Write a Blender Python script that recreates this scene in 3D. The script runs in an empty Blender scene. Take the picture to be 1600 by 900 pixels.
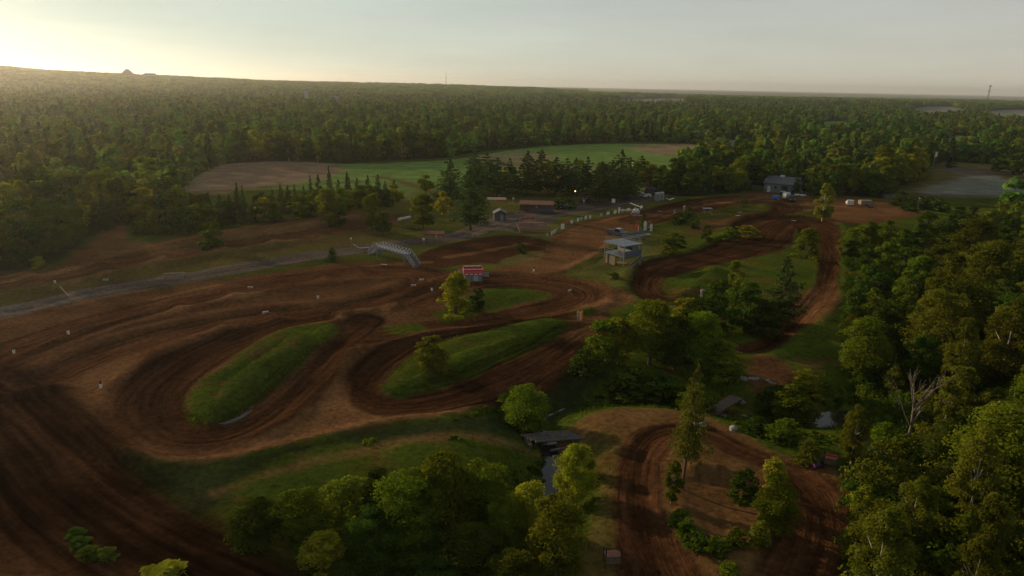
import bpy, bmesh, math, random
import numpy as np
from mathutils import Vector, Matrix

random.seed(11)
rng = np.random.default_rng(11)
scene = bpy.context.scene
col = scene.collection

# ---------------------------------------------------------------- camera
CAMZ = 33.0
PITCH = math.atan((450 - 132) / (800 / math.tan(math.radians(35))))
ROLL = 0.02
FPX = 800 / math.tan(math.radians(35))          # focal length in pixels of a 1600 px wide picture
CP, SP = math.cos(PITCH), math.sin(PITCH)
fwd = Vector((0, CP, -SP)); r0 = Vector((1, 0, 0)); u0 = Vector((0, SP, CP))
rgt = r0 * math.cos(ROLL) + u0 * math.sin(ROLL)
upv = -r0 * math.sin(ROLL) + u0 * math.cos(ROLL)
CAM = Vector((0, 0, CAMZ))
cd = bpy.data.cameras.new("camera")
cam = bpy.data.objects.new("camera", cd)
col.objects.link(cam)
cd.sensor_width = 36.0
cd.lens = 18 / math.tan(math.radians(35))
cd.clip_start = 0.5
cd.clip_end = 60000
M = Matrix(((rgt.x, upv.x, -fwd.x), (rgt.y, upv.y, -fwd.y), (rgt.z, upv.z, -fwd.z))).to_4x4()
M.translation = CAM
cam.matrix_world = M
scene.camera = cam

# ---------------------------------------------------------------- light: low evening sun up-left beyond the forest, hazy sky
SUN_EL = math.radians(13.5)
SUN_AZ = math.radians(-53.0)                    # from +Y towards -X
sund = Vector((math.sin(SUN_AZ) * math.cos(SUN_EL), math.cos(SUN_AZ) * math.cos(SUN_EL), math.sin(SUN_EL)))
world = bpy.data.worlds.new("World")
scene.world = world
world.use_nodes = True
nt = world.node_tree
bg = nt.nodes["Background"]
sky = nt.nodes.new("ShaderNodeTexSky")
sky.sky_type = 'NISHITA'
sky.sun_disc = False
sky.sun_elevation = SUN_EL
sky.sun_rotation = SUN_AZ
sky.altitude = 100
sky.air_density = 0.85
sky.dust_density = 0.35
sky.ozone_density = 1.0
hsv = nt.nodes.new("ShaderNodeHueSaturation")
hsv.inputs["Saturation"].default_value = 0.5
nt.links.new(sky.outputs[0], hsv.inputs["Color"])
tint = nt.nodes.new("ShaderNodeVectorMath"); tint.operation = 'MULTIPLY'
tint.inputs[1].default_value = (1.84, 1.87, 1.76)          # a thin warm evening veil over the whole sky
gam = nt.nodes.new("ShaderNodeGamma"); gam.inputs[1].default_value = 0.55          # thin high haze evens the sky out
nt.links.new(hsv.outputs[0], gam.inputs[0])
nt.links.new(gam.outputs[0], tint.inputs[0])
tcs = nt.nodes.new("ShaderNodeTexCoord"); mps = nt.nodes.new("ShaderNodeMapping"); mps.inputs["Scale"].default_value = (2.2, 2.2, 14.0)
cn = nt.nodes.new("ShaderNodeTexNoise"); cn.inputs["Scale"].default_value = 1.6; cn.inputs["Detail"].default_value = 6; cn.inputs["Roughness"].default_value = 0.55
cm = nt.nodes.new("ShaderNodeMapRange"); cm.inputs[1].default_value = 0.35; cm.inputs[2].default_value = 0.7; cm.inputs[3].default_value = 0.95; cm.inputs[4].default_value = 1.07
nt.links.new(tcs.outputs["Generated"], mps.inputs[0]); nt.links.new(mps.outputs[0], cn.inputs["Vector"]); nt.links.new(cn.outputs["Fac"], cm.inputs[0])
cl = nt.nodes.new("ShaderNodeVectorMath"); cl.operation = 'SCALE'          # thin streaks of high cloud all over the sky
nt.links.new(tint.outputs[0], cl.inputs[0]); nt.links.new(cm.outputs[0], cl.inputs["Scale"])
# the haze is cooler and greener towards the sun side, rosier away from it
sx = nt.nodes.new("ShaderNodeSeparateXYZ"); nt.links.new(tcs.outputs["Generated"], sx.inputs[0])
sm = nt.nodes.new("ShaderNodeMapRange"); sm.inputs[1].default_value = -0.75; sm.inputs[2].default_value = 0.6
nt.links.new(sx.outputs[0], sm.inputs[0])
sc_ = nt.nodes.new("ShaderNodeMix"); sc_.data_type = 'RGBA'
sc_.inputs["A"].default_value = (0.74, 0.86, 0.82, 1); sc_.inputs["B"].default_value = (1.06, 0.985, 0.96, 1)
nt.links.new(sm.outputs[0], sc_.inputs["Factor"])
sv = nt.nodes.new("ShaderNodeVectorMath"); sv.operation = 'MULTIPLY'
nt.links.new(cl.outputs[0], sv.inputs[0]); nt.links.new(sc_.outputs["Result"], sv.inputs[1])
nt.links.new(sv.outputs[0], bg.inputs["Color"])
bg.inputs["Strength"].default_value = 0.108
sl = bpy.data.lights.new("sun", 'SUN')
sl.energy = 5.0
sl.angle = math.radians(0.6)
sl.color = (1.0, 0.75, 0.47)
so = bpy.data.objects.new("sun", sl)
so.rotation_euler = sund.to_track_quat('Z', 'Y').to_euler()
so.location = (0, 0, 200)
col.objects.link(so)
vs = scene.view_settings
vs.view_transform = 'Standard'
vs.look = 'None'
vs.exposure = 0.22
vs.gamma = 1.0
vs.use_curve_mapping = False
scene.render.engine = 'CYCLES'
scene.cycles.use_denoising = True
scene.cycles.max_bounces = 6
scene.cycles.diffuse_bounces = 3
scene.cycles.transmission_bounces = 4
scene.cycles.volume_bounces = 1
scene.cycles.transparent_max_bounces = 8
scene.cycles.sample_clamp_indirect = 4.0

# ---------------------------------------------------------------- projection helpers (a picture point -> a place on the ground)
def ray(px, py):
    return fwd + rgt * ((px - 800) / FPX) + upv * ((450 - py) / FPX)

def U(px, py, z=0.0):
    d = ray(px, py)
    t = (z - CAMZ) / d.z
    return CAM + d * t

def depth(p):
    return (Vector(p) - CAM).dot(fwd)

def yh(px):
    return 132 + ROLL * (px - 800)

def proj(p):
    v = Vector(p) - CAM
    d = v.dot(fwd)
    return 800 + FPX * v.dot(rgt) / d, 450 - FPX * v.dot(upv) / d

def U2(px, py, z=0.0):
    px = np.asarray(px, float); py = np.asarray(py, float)
    dx = (px - 800) / FPX; dy = (450 - py) / FPX
    D = [fwd[i] + rgt[i] * dx + upv[i] * dy for i in range(3)]
    t = (z - CAMZ) / D[2]
    return D[0] * t, D[1] * t
# ---------------------------------------------------------------- noise in numpy
def _hash(i, j, seed):
    n = (i.astype(np.int64) * 374761393 + j.astype(np.int64) * 668265263 + seed * 982451653) & 0x7fffffff
    n = ((n ^ (n >> 13)) * 1274126177) & 0x7fffffff
    return ((n ^ (n >> 16)) & 0xffff) / 65535.0

def vnoise(x, y, seed=0):
    i = np.floor(x); j = np.floor(y)
    fx = x - i; fy = y - j
    fx = fx * fx * (3 - 2 * fx); fy = fy * fy * (3 - 2 * fy)
    a = _hash(i, j, seed); b = _hash(i + 1, j, seed); c = _hash(i, j + 1, seed); d = _hash(i + 1, j + 1, seed)
    return (a * (1 - fx) + b * fx) * (1 - fy) + (c * (1 - fx) + d * fx) * fy

def fbm(x, y, o=4, seed=0):
    s = 0; a = 0.5; t = 0
    for k in range(o):
        s = s + a * vnoise(x * 2 ** k + 17.3 * k, y * 2 ** k - 9.1 * k, seed + k); t += a; a *= 0.5
    return s / t * 2 - 1          # -1..1

def sstep(a, b, x):
    t = np.clip((x - a) / (b - a), 0, 1)
    return t * t * (3 - 2 * t)

# ---------------------------------------------------------------- the ground grid: a fan that gets coarser with distance
APEX = 30.0
ys = [46.0]
while ys[-1] < 15500:
    y = ys[-1]
    k = 0.0034 + 0.0166 * min(1, max(0, (y - 260) / 500.0))
    ys.append(y * (1 + k))
YR = np.array(ys)                       # y + APEX
NC = 650
UC = np.linspace(-0.95, 0.95, NC)
GX = (YR[:, None] * UC[None, :])
GY = np.repeat(YR[:, None], NC, 1) - APEX
SH = GX.shape
X = GX.ravel(); Y = GY.ravel()
N = X.size

def catmull(p, sub=6, closed=False):
    p = np.asarray(p, float); n = len(p); out = []
    rngi = range(n if closed else n - 1)
    for i in rngi:
        if closed:
            a, b, c, d = p[(i - 1) % n], p[i], p[(i + 1) % n], p[(i + 2) % n]
        else:
            a, b, c, d = p[max(i - 1, 0)], p[i], p[i + 1], p[min(i + 2, n - 1)]
        for k in range(sub):
            t = k / sub
            out.append(0.5 * ((2 * b) + (-a + c) * t + (2 * a - 5 * b + 4 * c - d) * t * t + (-a + 3 * b - 3 * c + d) * t ** 3))
    if not closed:
        out.append(p[-1])
    return np.array(out)

def near_line(pts, hw, margin):
    """closest point on a polyline for all grid points in its box: index, signed side distance, arc length, half width"""
    x0, y0 = pts.min(0) - margin; x1, y1 = pts.max(0) + margin
    idx = np.nonzero((X > x0) & (X < x1) & (Y > y0) & (Y < y1))[0]
    x = X[idx]; y = Y[idx]
    best = np.full(idx.size, 1e9); lat = np.zeros(idx.size); arc = np.zeros(idx.size); w = np.ones(idx.size)
    s0 = 0.0
    for i in range(len(pts) - 1):
        ax, ay = pts[i]; bx, by = pts[i + 1]
        ex, ey = bx - ax, by - ay
        L = math.hypot(ex, ey)
        if L < 1e-6:
            continue
        t = np.clip(((x - ax) * ex + (y - ay) * ey) / (L * L), 0, 1)
        dx = x - (ax + ex * t); dy = y - (ay + ey * t)
        d = np.hypot(dx, dy)
        m = d < best
        best[m] = d[m]
        sg = np.sign(ex * dy - ey * dx)
        lat[m] = (d * sg)[m]
        arc[m] = (s0 + L * t)[m]
        w[m] = (hw[i] + (hw[i + 1] - hw[i]) * t)[m]
        s0 += L
    keep = best < margin
    return idx[keep], lat[keep], arc[keep], w[keep]

def poly_sdf(pts, margin):
    """signed distance to a closed polygon (negative inside) for grid points in its box"""
    x0, y0 = pts.min(0) - margin; x1, y1 = pts.max(0) + margin
    idx = np.nonzero((X > x0) & (X < x1) & (Y > y0) & (Y < y1))[0]
    x = X[idx]; y = Y[idx]
    best = np.full(idx.size, 1e18); ins = np.zeros(idx.size, bool)
    n = len(pts)
    for i in range(n):
        ax, ay = pts[i]; bx, by = pts[(i + 1) % n]
        ex, ey = bx - ax, by - ay
        L2 = ex * ex + ey * ey
        if L2 < 1e-9:
            continue
        t = np.clip(((x - ax) * ex + (y - ay) * ey) / L2, 0, 1)
        d = (x - ax - ex * t) ** 2 + (y - ay - ey * t) ** 2
        np.minimum(best, d, out=best)
        c = (ay > y) != (by > y)
        if abs(ey) > 1e-12:
            c &= x < ax + (y - ay) * ex / ey
        ins ^= c
    d = np.sqrt(best)
    return idx, np.where(ins, -d, d)

# zones
GRASS, DIRT, TAN, GRAVEL, FGREEN, FBROWN, FOREST, DRY, PALE, SOIL = range(10)
ALB = np.array([
    (0.050, 0.068, 0.008),   # grass
    (0.059, 0.0260, 0.0115),   # track dirt
    (0.180, 0.090, 0.038),   # dry tan dirt
    (0.105, 0.080, 0.064),    # gravel
    (0.12, 0.185, 0.045),   # green crop
    (0.20, 0.135, 0.085),   # brown field
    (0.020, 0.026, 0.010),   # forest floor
    (0.105, 0.086, 0.028),   # dry grass
    (0.17, 0.17, 0.13),      # pale ground, and far water with the sky's reflection put into its colour
    (0.100, 0.047, 0.0205),   # bare brown soil
])
WT = np.zeros((N, 10), np.float32); WT[:, GRASS] = 1
Z = np.zeros(N)
TINT = np.ones(N)
EDGE = fbm(X / 2.3, Y / 2.3, 4, 5)
EDGE2 = fbm(X / 14.0, Y / 14.0, 4, 8)

def paint(idx, a, zone):
    a = a.astype(np.float32)[:, None]
    WT[idx] *= (1 - a)
    WT[idx, zone] += a[:, 0]

def zpoly(px, zone, soft=0.5, rough=0.6, z=0.0, strength=1.0, smooth=True, patch=0.0):
    p = np.array(px, float)
    if smooth:
        p = catmull(p, 4, True)
    x, y = U2(p[:, 0], p[:, 1], z)
    pts = np.stack([x, y], 1)
    idx, d = poly_sdf(pts, 4 + soft * 4)
    d = d + rough * EDGE[idx] + patch * EDGE2[idx]
    a = sstep(soft, -soft, d) * strength
    paint(idx, a, zone)
    return idx, d

def zline(px, width, zone, soft=0.4, rough=0.4, z=0.0, strength=1.0):
    p = catmull(np.array(px, float), 5)
    x, y = U2(p[:, 0], p[:, 1], z)
    idx, lat, arc, w = near_line(np.stack([x, y], 1), np.full(len(p), width / 2), width + 3)
    a = sstep(soft, -soft, np.abs(lat) - w + rough * EDGE[idx]) * strength
    paint(idx, a, zone)

def mound(px, h, fall=3.0, z=0.0, dome=0.5):
    """raise a patch (a grass infield, a heap): steep rim, gently domed top"""
    p = catmull(np.array(px, float), 4, True)
    x, y = U2(p[:, 0], p[:, 1], z)
    idx, d = poly_sdf(np.stack([x, y], 1), 4)
    q = np.clip(-d / fall, 0, 1)
    h = h * 0.7
    Z[idx] += h * (q * q * (3 - 2 * q)) * (1 - dome + dome * np.clip(-d / (3 * fall), 0, 1)) * (1 + 0.25 * EDGE[idx] * q)

def ridge(px, w, h, z=0.0, asym=0.0):
    """a crest of earth; asym > 0 makes the right-hand side of the line steeper"""
    p = catmull(np.array(px, float), 5)
    x, y = U2(p[:, 0], p[:, 1], z)
    idx, lat, arc, ww = near_line(np.stack([x, y], 1), np.full(len(p), w), w * 3.2)
    L = arc.max() if arc.size else 1
    end = sstep(0, 0.12 * L, arc) * sstep(L, 0.88 * L, arc)
    h = h * 0.62
    if asym:
        lat = np.where(lat < 0, lat * (1 + asym), lat)
    Z[idx] += h * np.exp(-(lat / w) ** 2 * 1.6) * (0.35 + 0.65 * end) * (1 + 0.2 * EDGE[idx])

LANEA = np.zeros((N, 3), np.float32)
def lane(st, floor=-0.25, bl=0.0, br=0.0, bw=2.6, zone=DIRT, rut=0.09, tone=1.0, z=0.0, soft=0.45):
    """a riding lane from stations (outer x, y, inner x, y); bl / br = berm height along the left / right edge"""
    s = np.array(st, float)
    xa, ya = U2(s[:, 0], s[:, 1], z); xb, yb = U2(s[:, 2], s[:, 3], z)
    c = catmull(np.stack([(xa + xb) / 2, (ya + yb) / 2, np.hypot(xa - xb, ya - yb) / 2], 1), 6)
    pts = c[:, :2]; hw = np.maximum(c[:, 2], 1.2)
    idx, lat, arc, w = near_line(pts, hw, hw.max() + bw * 2.4)
    t = np.abs(lat) / w
    e = np.abs(lat) - w + 0.35 * EDGE[idx]
    a = sstep(soft, -soft, e)
    fl = sstep(0.6, -1.6 - 2 * (soft - .45), e)
    # ruts follow the lane
    r1 = fbm(lat / 0.9, arc / 22.0, 3, 21); r2 = fbm(lat / 0.45, arc / 9.0, 2, 33)
    roll = 0.10 * fbm(arc / 5.0, lat / 9.0, 3, 12)
    Z[idx] = Z[idx] * (1 - fl * 0.85) + fl * (floor + rut * (r1 + 0.6 * r2) + roll)
    for side, h in ((1, bl), (-1, br)):
        if h:
            q = (lat * side - w); h = h * 0.6
            up = np.exp(-((q - bw * 0.55) / (bw * 0.62)) ** 2)
            Z[idx] += h * up * (1 + 0.25 * EDGE2[idx] + 0.12 * EDGE[idx])
    paint(idx, a, zone)
    mk = a > 0.02
    LANEA[idx[mk], 0] = lat[mk]; LANEA[idx[mk], 1] = arc[mk]; LANEA[idx[mk], 2] = a[mk]
    TINT[idx] *= 1 + a * (tone - 1 + 0.45 * r1 + 0.34 * r2 + 0.28 * EDGE2[idx])

# ---------------------------------------------------------------- layout (traced on the ground plane)
# forests
FOREST_EDGE = [(-260, 455), (0, 440), (60, 424), (100, 402), (140, 372), (190, 346), (262, 316), (284, 298), (312, 270), (350, 257), (420, 252), (540, 255),
               (610, 252), (700, 246), (760, 236), (830, 229), (900, 225), (1000, 222), (1085, 225), (1120, 236), (1100, 262), (1030, 300), (1040, 309),
               (1100, 306), (1185, 296), (1290, 303), (1385, 310), (1392, 296), (1440, 270), (1462, 256), (1530, 258), (1610, 262), (1900, 272), (2100, 200), (2100, 172), (800, 146), (-500, 122), (-500, 300)]
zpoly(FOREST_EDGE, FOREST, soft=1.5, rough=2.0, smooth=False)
far = np.nonzero(Y > 1900)[0]
paint(far, np.ones(far.size), FOREST)
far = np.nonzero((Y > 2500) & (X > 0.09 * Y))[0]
paint(far, sstep(2500, 2900, Y[far]) * (0.75 + .25 * np.sign(fbm(X[far] / 900, Y[far] / 350, 3, 40))), PALE)  # light band: sky reflected off distant water, painted into the ground colour
zpoly([(-200, 352), (-200, 300), (30, 297), (44, 312), (34, 332), (-40, 350)], FGREEN, 1, 1)
# fields behind
zpoly([(288, 300), (332, 264), (400, 254), (560, 256), (700, 250), (770, 239), (850, 229), (950, 225), (1080, 227), (1112, 236), (1090, 262), (1010, 300), (900, 300),
       (800, 290), (690, 300), (640, 312), (560, 302), (430, 296)], FGREEN, 1, 1)
zpoly([(284, 302), (332, 263), (400, 253), (500, 255), (535, 262), (520, 276), (470, 284), (420, 292), (350, 302)], FBROWN, 3, 2)
zpoly([(740, 246), (800, 238), (850, 238), (870, 250), (830, 262), (780, 262)], FBROWN, 5, 3, strength=0.7)
zpoly([(985, 230), (1010, 226), (1090, 226), (1115, 236), (1080, 245), (1020, 240)], FBROWN, 6, 3, strength=0.9)
zpoly([(800, 268), (860, 260), (960, 262), (1000, 280), (960, 300), (840, 296)], FBROWN, 8, 3, strength=0.55)
zline([(590, 276), (640, 288), (690, 306)], 5, DRY, 2, 1)
zline([(284, 304), (420, 292), (560, 284)], 7, DRY, 2, 1, strength=0.7)
# right-hand woods
RIGHT_WOOD = [(1318, 384), (1400, 378), (1450, 362), (1520, 342), (1600, 334), (1900, 332), (1900, 985), (1352, 985), (1350, 800), (1316, 724), (1352, 700), (1378, 650), (1350, 610), (1322, 560), (1330, 480), (1322, 420)]
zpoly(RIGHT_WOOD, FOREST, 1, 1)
# far clearings, lake strips with reflected sky painted in, and right-hand gravel lot
for q, zq in (([(965, 155), (1010, 154), (1072, 154.5), (1068, 166), (968, 166)], PALE), ([(1432, 168.5), (1500, 169), (1500, 186), (1432, 186)], PALE), ([(1550, 173), (1660, 174), (1660, 193), (1550, 192)], PALE),
              ([(1282, 191), (1326, 191), (1330, 212), (1280, 212)], FGREEN), ([(1476, 214), (1512, 215), (1516, 242), (1474, 240)], PALE), ([(1128, 221), (1174, 221), (1180, 246), (1126, 244)], PALE)):
    zpoly(q, zq, 3, 1)
zpoly([(1462, 256), (1530, 256), (1700, 270), (1760, 310), (1600, 308), (1510, 308), (1440, 306), (1400, 304), (1450, 280)], DRY, 2, 2)
zpoly([(1432, 303), (1478, 288), (1500, 276), (1480, 268), (1460, 262), (1500, 262), (1560, 270), (1660, 284), (1760, 318), (1600, 309), (1500, 309)], GRAVEL, 2, 2)
zline([(1452, 262), (1520, 262), (1640, 270)], 6, GRAVEL, 1, 1)
zpoly([(1440, 300), (1500, 278), (1560, 275), (1640, 290), (1700, 306), (1600, 306), (1520, 304)], PALE, 3, 2, strength=.95)
zpoly([(1560, 277), (1640, 279), (1680, 290), (1620, 289)], DRY, 2, 2)
# dry grass and sand near the buildings and tower
zpoly([(560, 300), (700, 300), (800, 300), (1000, 300), (1060, 320), (1040, 400), (990, 450), (930, 450), (860, 430), (700, 420), (560, 400), (330, 420), (100, 480), (0, 490), (-200, 480), (-200, 440), (60, 425), (200, 400), (420, 350)],
      DRY, 4, 3, strength=0.55)
# upper-left dirt
lane([(-160, 470, -160, 440), (0, 455, 0, 432), (80, 442, 80, 420), (200, 418, 200, 402), (320, 398, 320, 383), (430, 381, 430, 366), (520, 366, 512, 352), (600, 346, 590, 336)], zone=SOIL, bl=0.5, br=0.5)
zpoly([(96, 420), (120, 392), (160, 366), (190, 350), (196, 372), (230, 380), (330, 362), (470, 342), (560, 332), (500, 346), (400, 362), (300, 380), (200, 396), (130, 418)], SOIL, 1, 1)
zpoly([(118, 398), (140, 388), (172, 390), (180, 398), (150, 404)], TAN, 1, .5, strength=.5)
zpoly([(170, 360), (190, 350), (194, 366), (170, 378), (140, 384)], TAN, 1, .5, strength=.4)
zpoly([(-200, 500), (-200, 446), (60, 428), (130, 396), (200, 380), (330, 362), (560, 330), (640, 335), (600, 372), (460, 394), (300, 424), (100, 470), (0, 486)], SOIL, 3, 4, strength=.42)
zpoly([(100, 424), (150, 384), (196, 352), (230, 378), (420, 350), (560, 330), (540, 345), (380, 374), (220, 396)], TAN, 2, 2.5, strength=.4)
# gravel road along the left
ROAD = [(-260, 545, -260, 500), (-60, 512, -60, 487), (60, 490, 55, 470), (150, 466, 145, 450), (300, 440, 295, 425), (420, 418, 415, 405), (500, 404, 495, 392), (570, 394, 560, 383),
        (640, 384, 632, 375), (720, 374, 712, 365), (760, 361, 748, 352), (800, 350, 780, 338), (870, 338, 850, 326), (960, 322, 950, 312), (1000, 312, 998, 300)]
lane(ROAD, floor=0.0, zone=GRAVEL, rut=0.03)
zpoly([(758, 345), (800, 332), (850, 326), (905, 322), (980, 308), (1020, 300), (1034, 308), (1000, 318), (930, 326), (880, 336), (860, 350), (820, 358), (770, 360)], GRAVEL, 1, 1)
# start straight
zpoly([(800, 432), (762, 428), (800, 410), (850, 385), (868, 366), (900, 351), (960, 336), (1030, 324), (1060, 318), (1180, 300), (1290, 303), (1440, 322), (1420, 340), (1330, 352), (1290, 346),
       (1240, 330), (1200, 336), (1100, 345), (1030, 350), (1000, 352), (960, 372), (940, 392), (905, 414), (862, 434)], SOIL, 0.8, 0.8)
zpoly([(655, 400), (700, 384), (780, 371), (836, 374), (868, 388), (840, 404), (800, 412), (740, 412), (690, 420), (660, 414)], DIRT, .8, .8)
zpoly([(780, 408), (815, 396), (850, 392), (845, 402), (800, 414)], DRY, .6, .6)
zpoly([(1060, 330), (1180, 318), (1215, 326), (1200, 340), (1120, 352), (1050, 362), (1000, 372), (1010, 352)], GRASS, 1, 1, strength=.75)
zpoly([(1085, 348), (1180, 334), (1190, 340), (1120, 362), (1075, 368)], SOIL, 1, 1, strength=.8)
lane([(1010, 352, 990, 340), (1080, 330, 1070, 318), (1150, 318, 1150, 307), (1205, 318, 1222, 310), (1216, 330, 1246, 326), (1180, 340, 1200, 346)], bl=0.5, br=0.5, tone=.9)
# the big dirt pad on the left
zpoly([(-400, 528), (-60, 510), (0, 500), (100, 476), (300, 442), (480, 416), (560, 409), (650, 408), (700, 425), (760, 428), (860, 430), (940, 445), (992, 468), (965, 500), (940, 530), (880, 575), (800, 620),
       (700, 650), (590, 664), (480, 690), (400, 712), (330, 722), (250, 721), (178, 704), (200, 740), (270, 790), (350, 840), (420, 875), (490, 905), (620, 985), (-500, 985)], SOIL, 0.5, 0.7, smooth=False)
TANS = [[(-20, 600), (0, 582), (20, 560), (60, 545), (110, 522), (180, 505), (206, 503), (170, 513), (100, 532), (40, 560), (10, 590)],
        [(120, 600), (165, 570), (215, 553), (205, 575), (170, 610), (152, 650), (150, 684), (128, 662), (106, 612)],
        [(300, 527), (350, 510), (400, 497), (395, 506), (335, 524)], [(470, 620), (520, 590), (560, 640), (600, 660), (500, 682), (400, 706), (330, 716), (400, 690)],
        [(420, 520), (490, 496), (545, 496), (520, 512), (450, 520)], [(230, 498), (290, 478), (295, 486), (240, 502)], [(330, 470), (385, 462), (390, 467), (340, 474)]]
for q in TANS:
    zpoly(q, TAN, 0.8, 1.0, strength=0.6)
zpoly([(640, 462), (690, 440), (700, 444), (650, 470), (560, 492), (560, 486)], TAN, .5, .6, strength=.45)
STREAKS = [([(100, 446), (180, 425), (250, 404)], 2.2), ([(-40, 446), (50, 434), (110, 420)], 2.0), ([(200, 392), (330, 364), (400, 354)], 2.4), ([(410, 366), (500, 346), (560, 336)], 2.6), ([(330, 396), (400, 382), (470, 372)], 2.0),
           ([(90, 482), (160, 466), (230, 452)], 1.6), ([(230, 474), (290, 458), (340, 446)], 1.5), ([(520, 424), (600, 414), (668, 410)], 1.4), ([(560, 488), (630, 466), (694, 444)], 1.5), ([(330, 476), (400, 462)], 1.4), ([(410, 500), (480, 494), (545, 488)], 1.3),
           ([(700, 402), (760, 392), (820, 382)], 1.6), ([(880, 420), (930, 396), (960, 376)], 1.5), ([(860, 372), (920, 350), (990, 336)], 1.2), ([(1040, 330), (1110, 318), (1200, 308)], 1.6), ([(560, 668), (640, 656), (720, 640)], 1.6), ([(200, 712), (300, 722), (400, 708)], 1.1), ([(900, 470), (960, 474), (1040, 482)], 1.8)]
for q, w_ in STREAKS:
    zline(q, w_ * 1.2, TAN, .5, .9, strength=.75)
# grass behind the banks
mounds = []
E_LANE = [(-160, 585, -150, 640), (-30, 545, -30, 585), (60, 520, 60, 550), (150, 490, 150, 516), (230, 471, 240, 492), (320, 452, 330, 471), (430, 431, 430, 450), (540, 419, 540, 438), (620, 415, 610, 434),
          (676, 420, 634, 438), (692, 437, 640, 446), (665, 458, 612, 455), (600, 478, 560, 466), (520, 491, 500, 479), (420, 502, 400, 488), (320, 520, 300, 505), (240, 540, 220, 522), (150, 570, 140, 548), (70, 602, 80, 578), (-20, 630, -20, 606)]
lane(E_LANE, bl=0.0, br=0.6, tone=1.35)
D_LANE = [(640, 466, 650, 480), (692, 446, 692, 464), (740, 434, 745, 452), (800, 430, 800, 448), (870, 436, 850, 454), (925, 447, 870, 459), (938, 463, 862, 467), (905, 481, 830, 475), (840, 492, 780, 488),
          (760, 503, 710, 498), (680, 513, 670, 499), (600, 532, 602, 508), (545, 550, 560, 500)]
lane(D_LANE, bl=0.8, br=0.0, tone=1.2)
C_LANE = [(960, 515, 935, 488), (900, 488, 885, 503), (820, 499, 830, 504), (740, 512, 750, 520), (680, 519, 700, 531), (620, 532, 655, 549), (570, 560, 615, 580), (543, 605, 598, 603), (566, 641, 622, 617), (640, 646, 680, 607),
          (720, 632, 752, 577), (790, 606, 812, 550), (850, 573, 862, 528), (905, 542, 892, 508), (965, 520, 930, 486)]
lane(C_LANE, bl=0.5, br=0.0, tone=.72)
B_LANE = [(600, 497, 540, 503), (548, 545, 505, 535), (506, 590, 470, 563), (470, 632, 440, 592), (427, 668, 408, 622), (372, 692, 385, 645), (300, 698, 345, 664), (225, 686, 305, 655), (180, 650, 288, 630), (190, 605, 305, 603),
          (235, 565, 345, 575), (310, 535, 395, 540), (400, 509, 450, 512), (470, 492, 520, 500)]
lane(B_LANE, bl=0.0, br=0.85, bw=3.0, tone=.68)  # tone darkens this lane's colour as well, for the dim foreground
F_LANE = [(-330, 560, -100, 580), (-190, 630, 60, 608), (-110, 700, 150, 680), (-40, 780, 228, 762), (80, 880, 350, 838), (300, 990, 520, 905), (420, 1040, 640, 960)]
lane(F_LANE, floor=-0.35, tone=.42, rut=.16, soft=2.6)  # tone puts the dimness of the foreground into the dirt colour
ISL_B = [(522, 509), (480, 513), (432, 522), (392, 546), (342, 585), (304, 612), (288, 632), (296, 650), (325, 661), (365, 656), (400, 626), (440, 592), (480, 556), (512, 530)]
ISL_C = [(598, 603), (615, 580), (655, 550), (700, 531), (750, 520), (800, 508), (850, 500), (890, 504), (872, 522), (830, 542), (780, 566), (720, 592), (660, 612), (615, 617)]
ISL_D = [(676, 493), (700, 478), (740, 455), (780, 449), (820, 450), (860, 460), (825, 471), (765, 486), (705, 499)]
ISLS = [ISL_B, ISL_C, ISL_D, [(600, 512), (630, 504), (668, 505), (662, 513), (625, 521)], [(892, 492), (905, 484), (930, 485), (915, 492)],
        [(950, 492), (975, 477), (1020, 471), (1062, 474), (1030, 487), (990, 503), (958, 503)],
        [(1042, 462), (1060, 440), (1100, 418), (1130, 422), (1150, 450), (1120, 466), (1075, 470)]]
zpoly([(925, 470), (992, 462), (1070, 478), (1110, 482), (1040, 486), (965, 500), (930, 525), (890, 530), (890, 492)], TAN, 1, 1, strength=.5)
R_LANE = [(1100, 556, 1100, 535), (1190, 553, 1170, 536), (1240, 526, 1212, 515), (1276, 490, 1244, 480), (1306, 450, 1270, 445), (1312, 410, 1279, 410), (1302, 370, 1268, 375), (1276, 345, 1250, 356), (1235, 337, 1226, 353),
          (1205, 345, 1212, 366), (1180, 365, 1196, 386), (1140, 383, 1150, 402), (1090, 397, 1100, 414), (1040, 405, 1060, 426), (996, 425, 1038, 437), (985, 450, 1032, 452), (1005, 468, 1050, 461), (1060, 480, 1090, 463), (1130, 482, 1130, 465)]
zpoly([(1040, 400), (1120, 375), (1200, 340), (1260, 330), (1310, 360), (1325, 430), (1290, 500), (1200, 560), (1100, 556), (1100, 480), (1000, 470), (980, 440)], GRASS, 1, 1, smooth=False)
lane(R_LANE, bl=0.0, br=0.7, tone=.74)
zpoly([(1236, 470), (1300, 440), (1310, 480), (1270, 510), (1240, 500)], SOIL, 1, 1)
zpoly([(1168, 590), (1180, 562), (1225, 566), (1246, 590), (1215, 600), (1180, 602)], SOIL, .8, .6)
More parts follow.
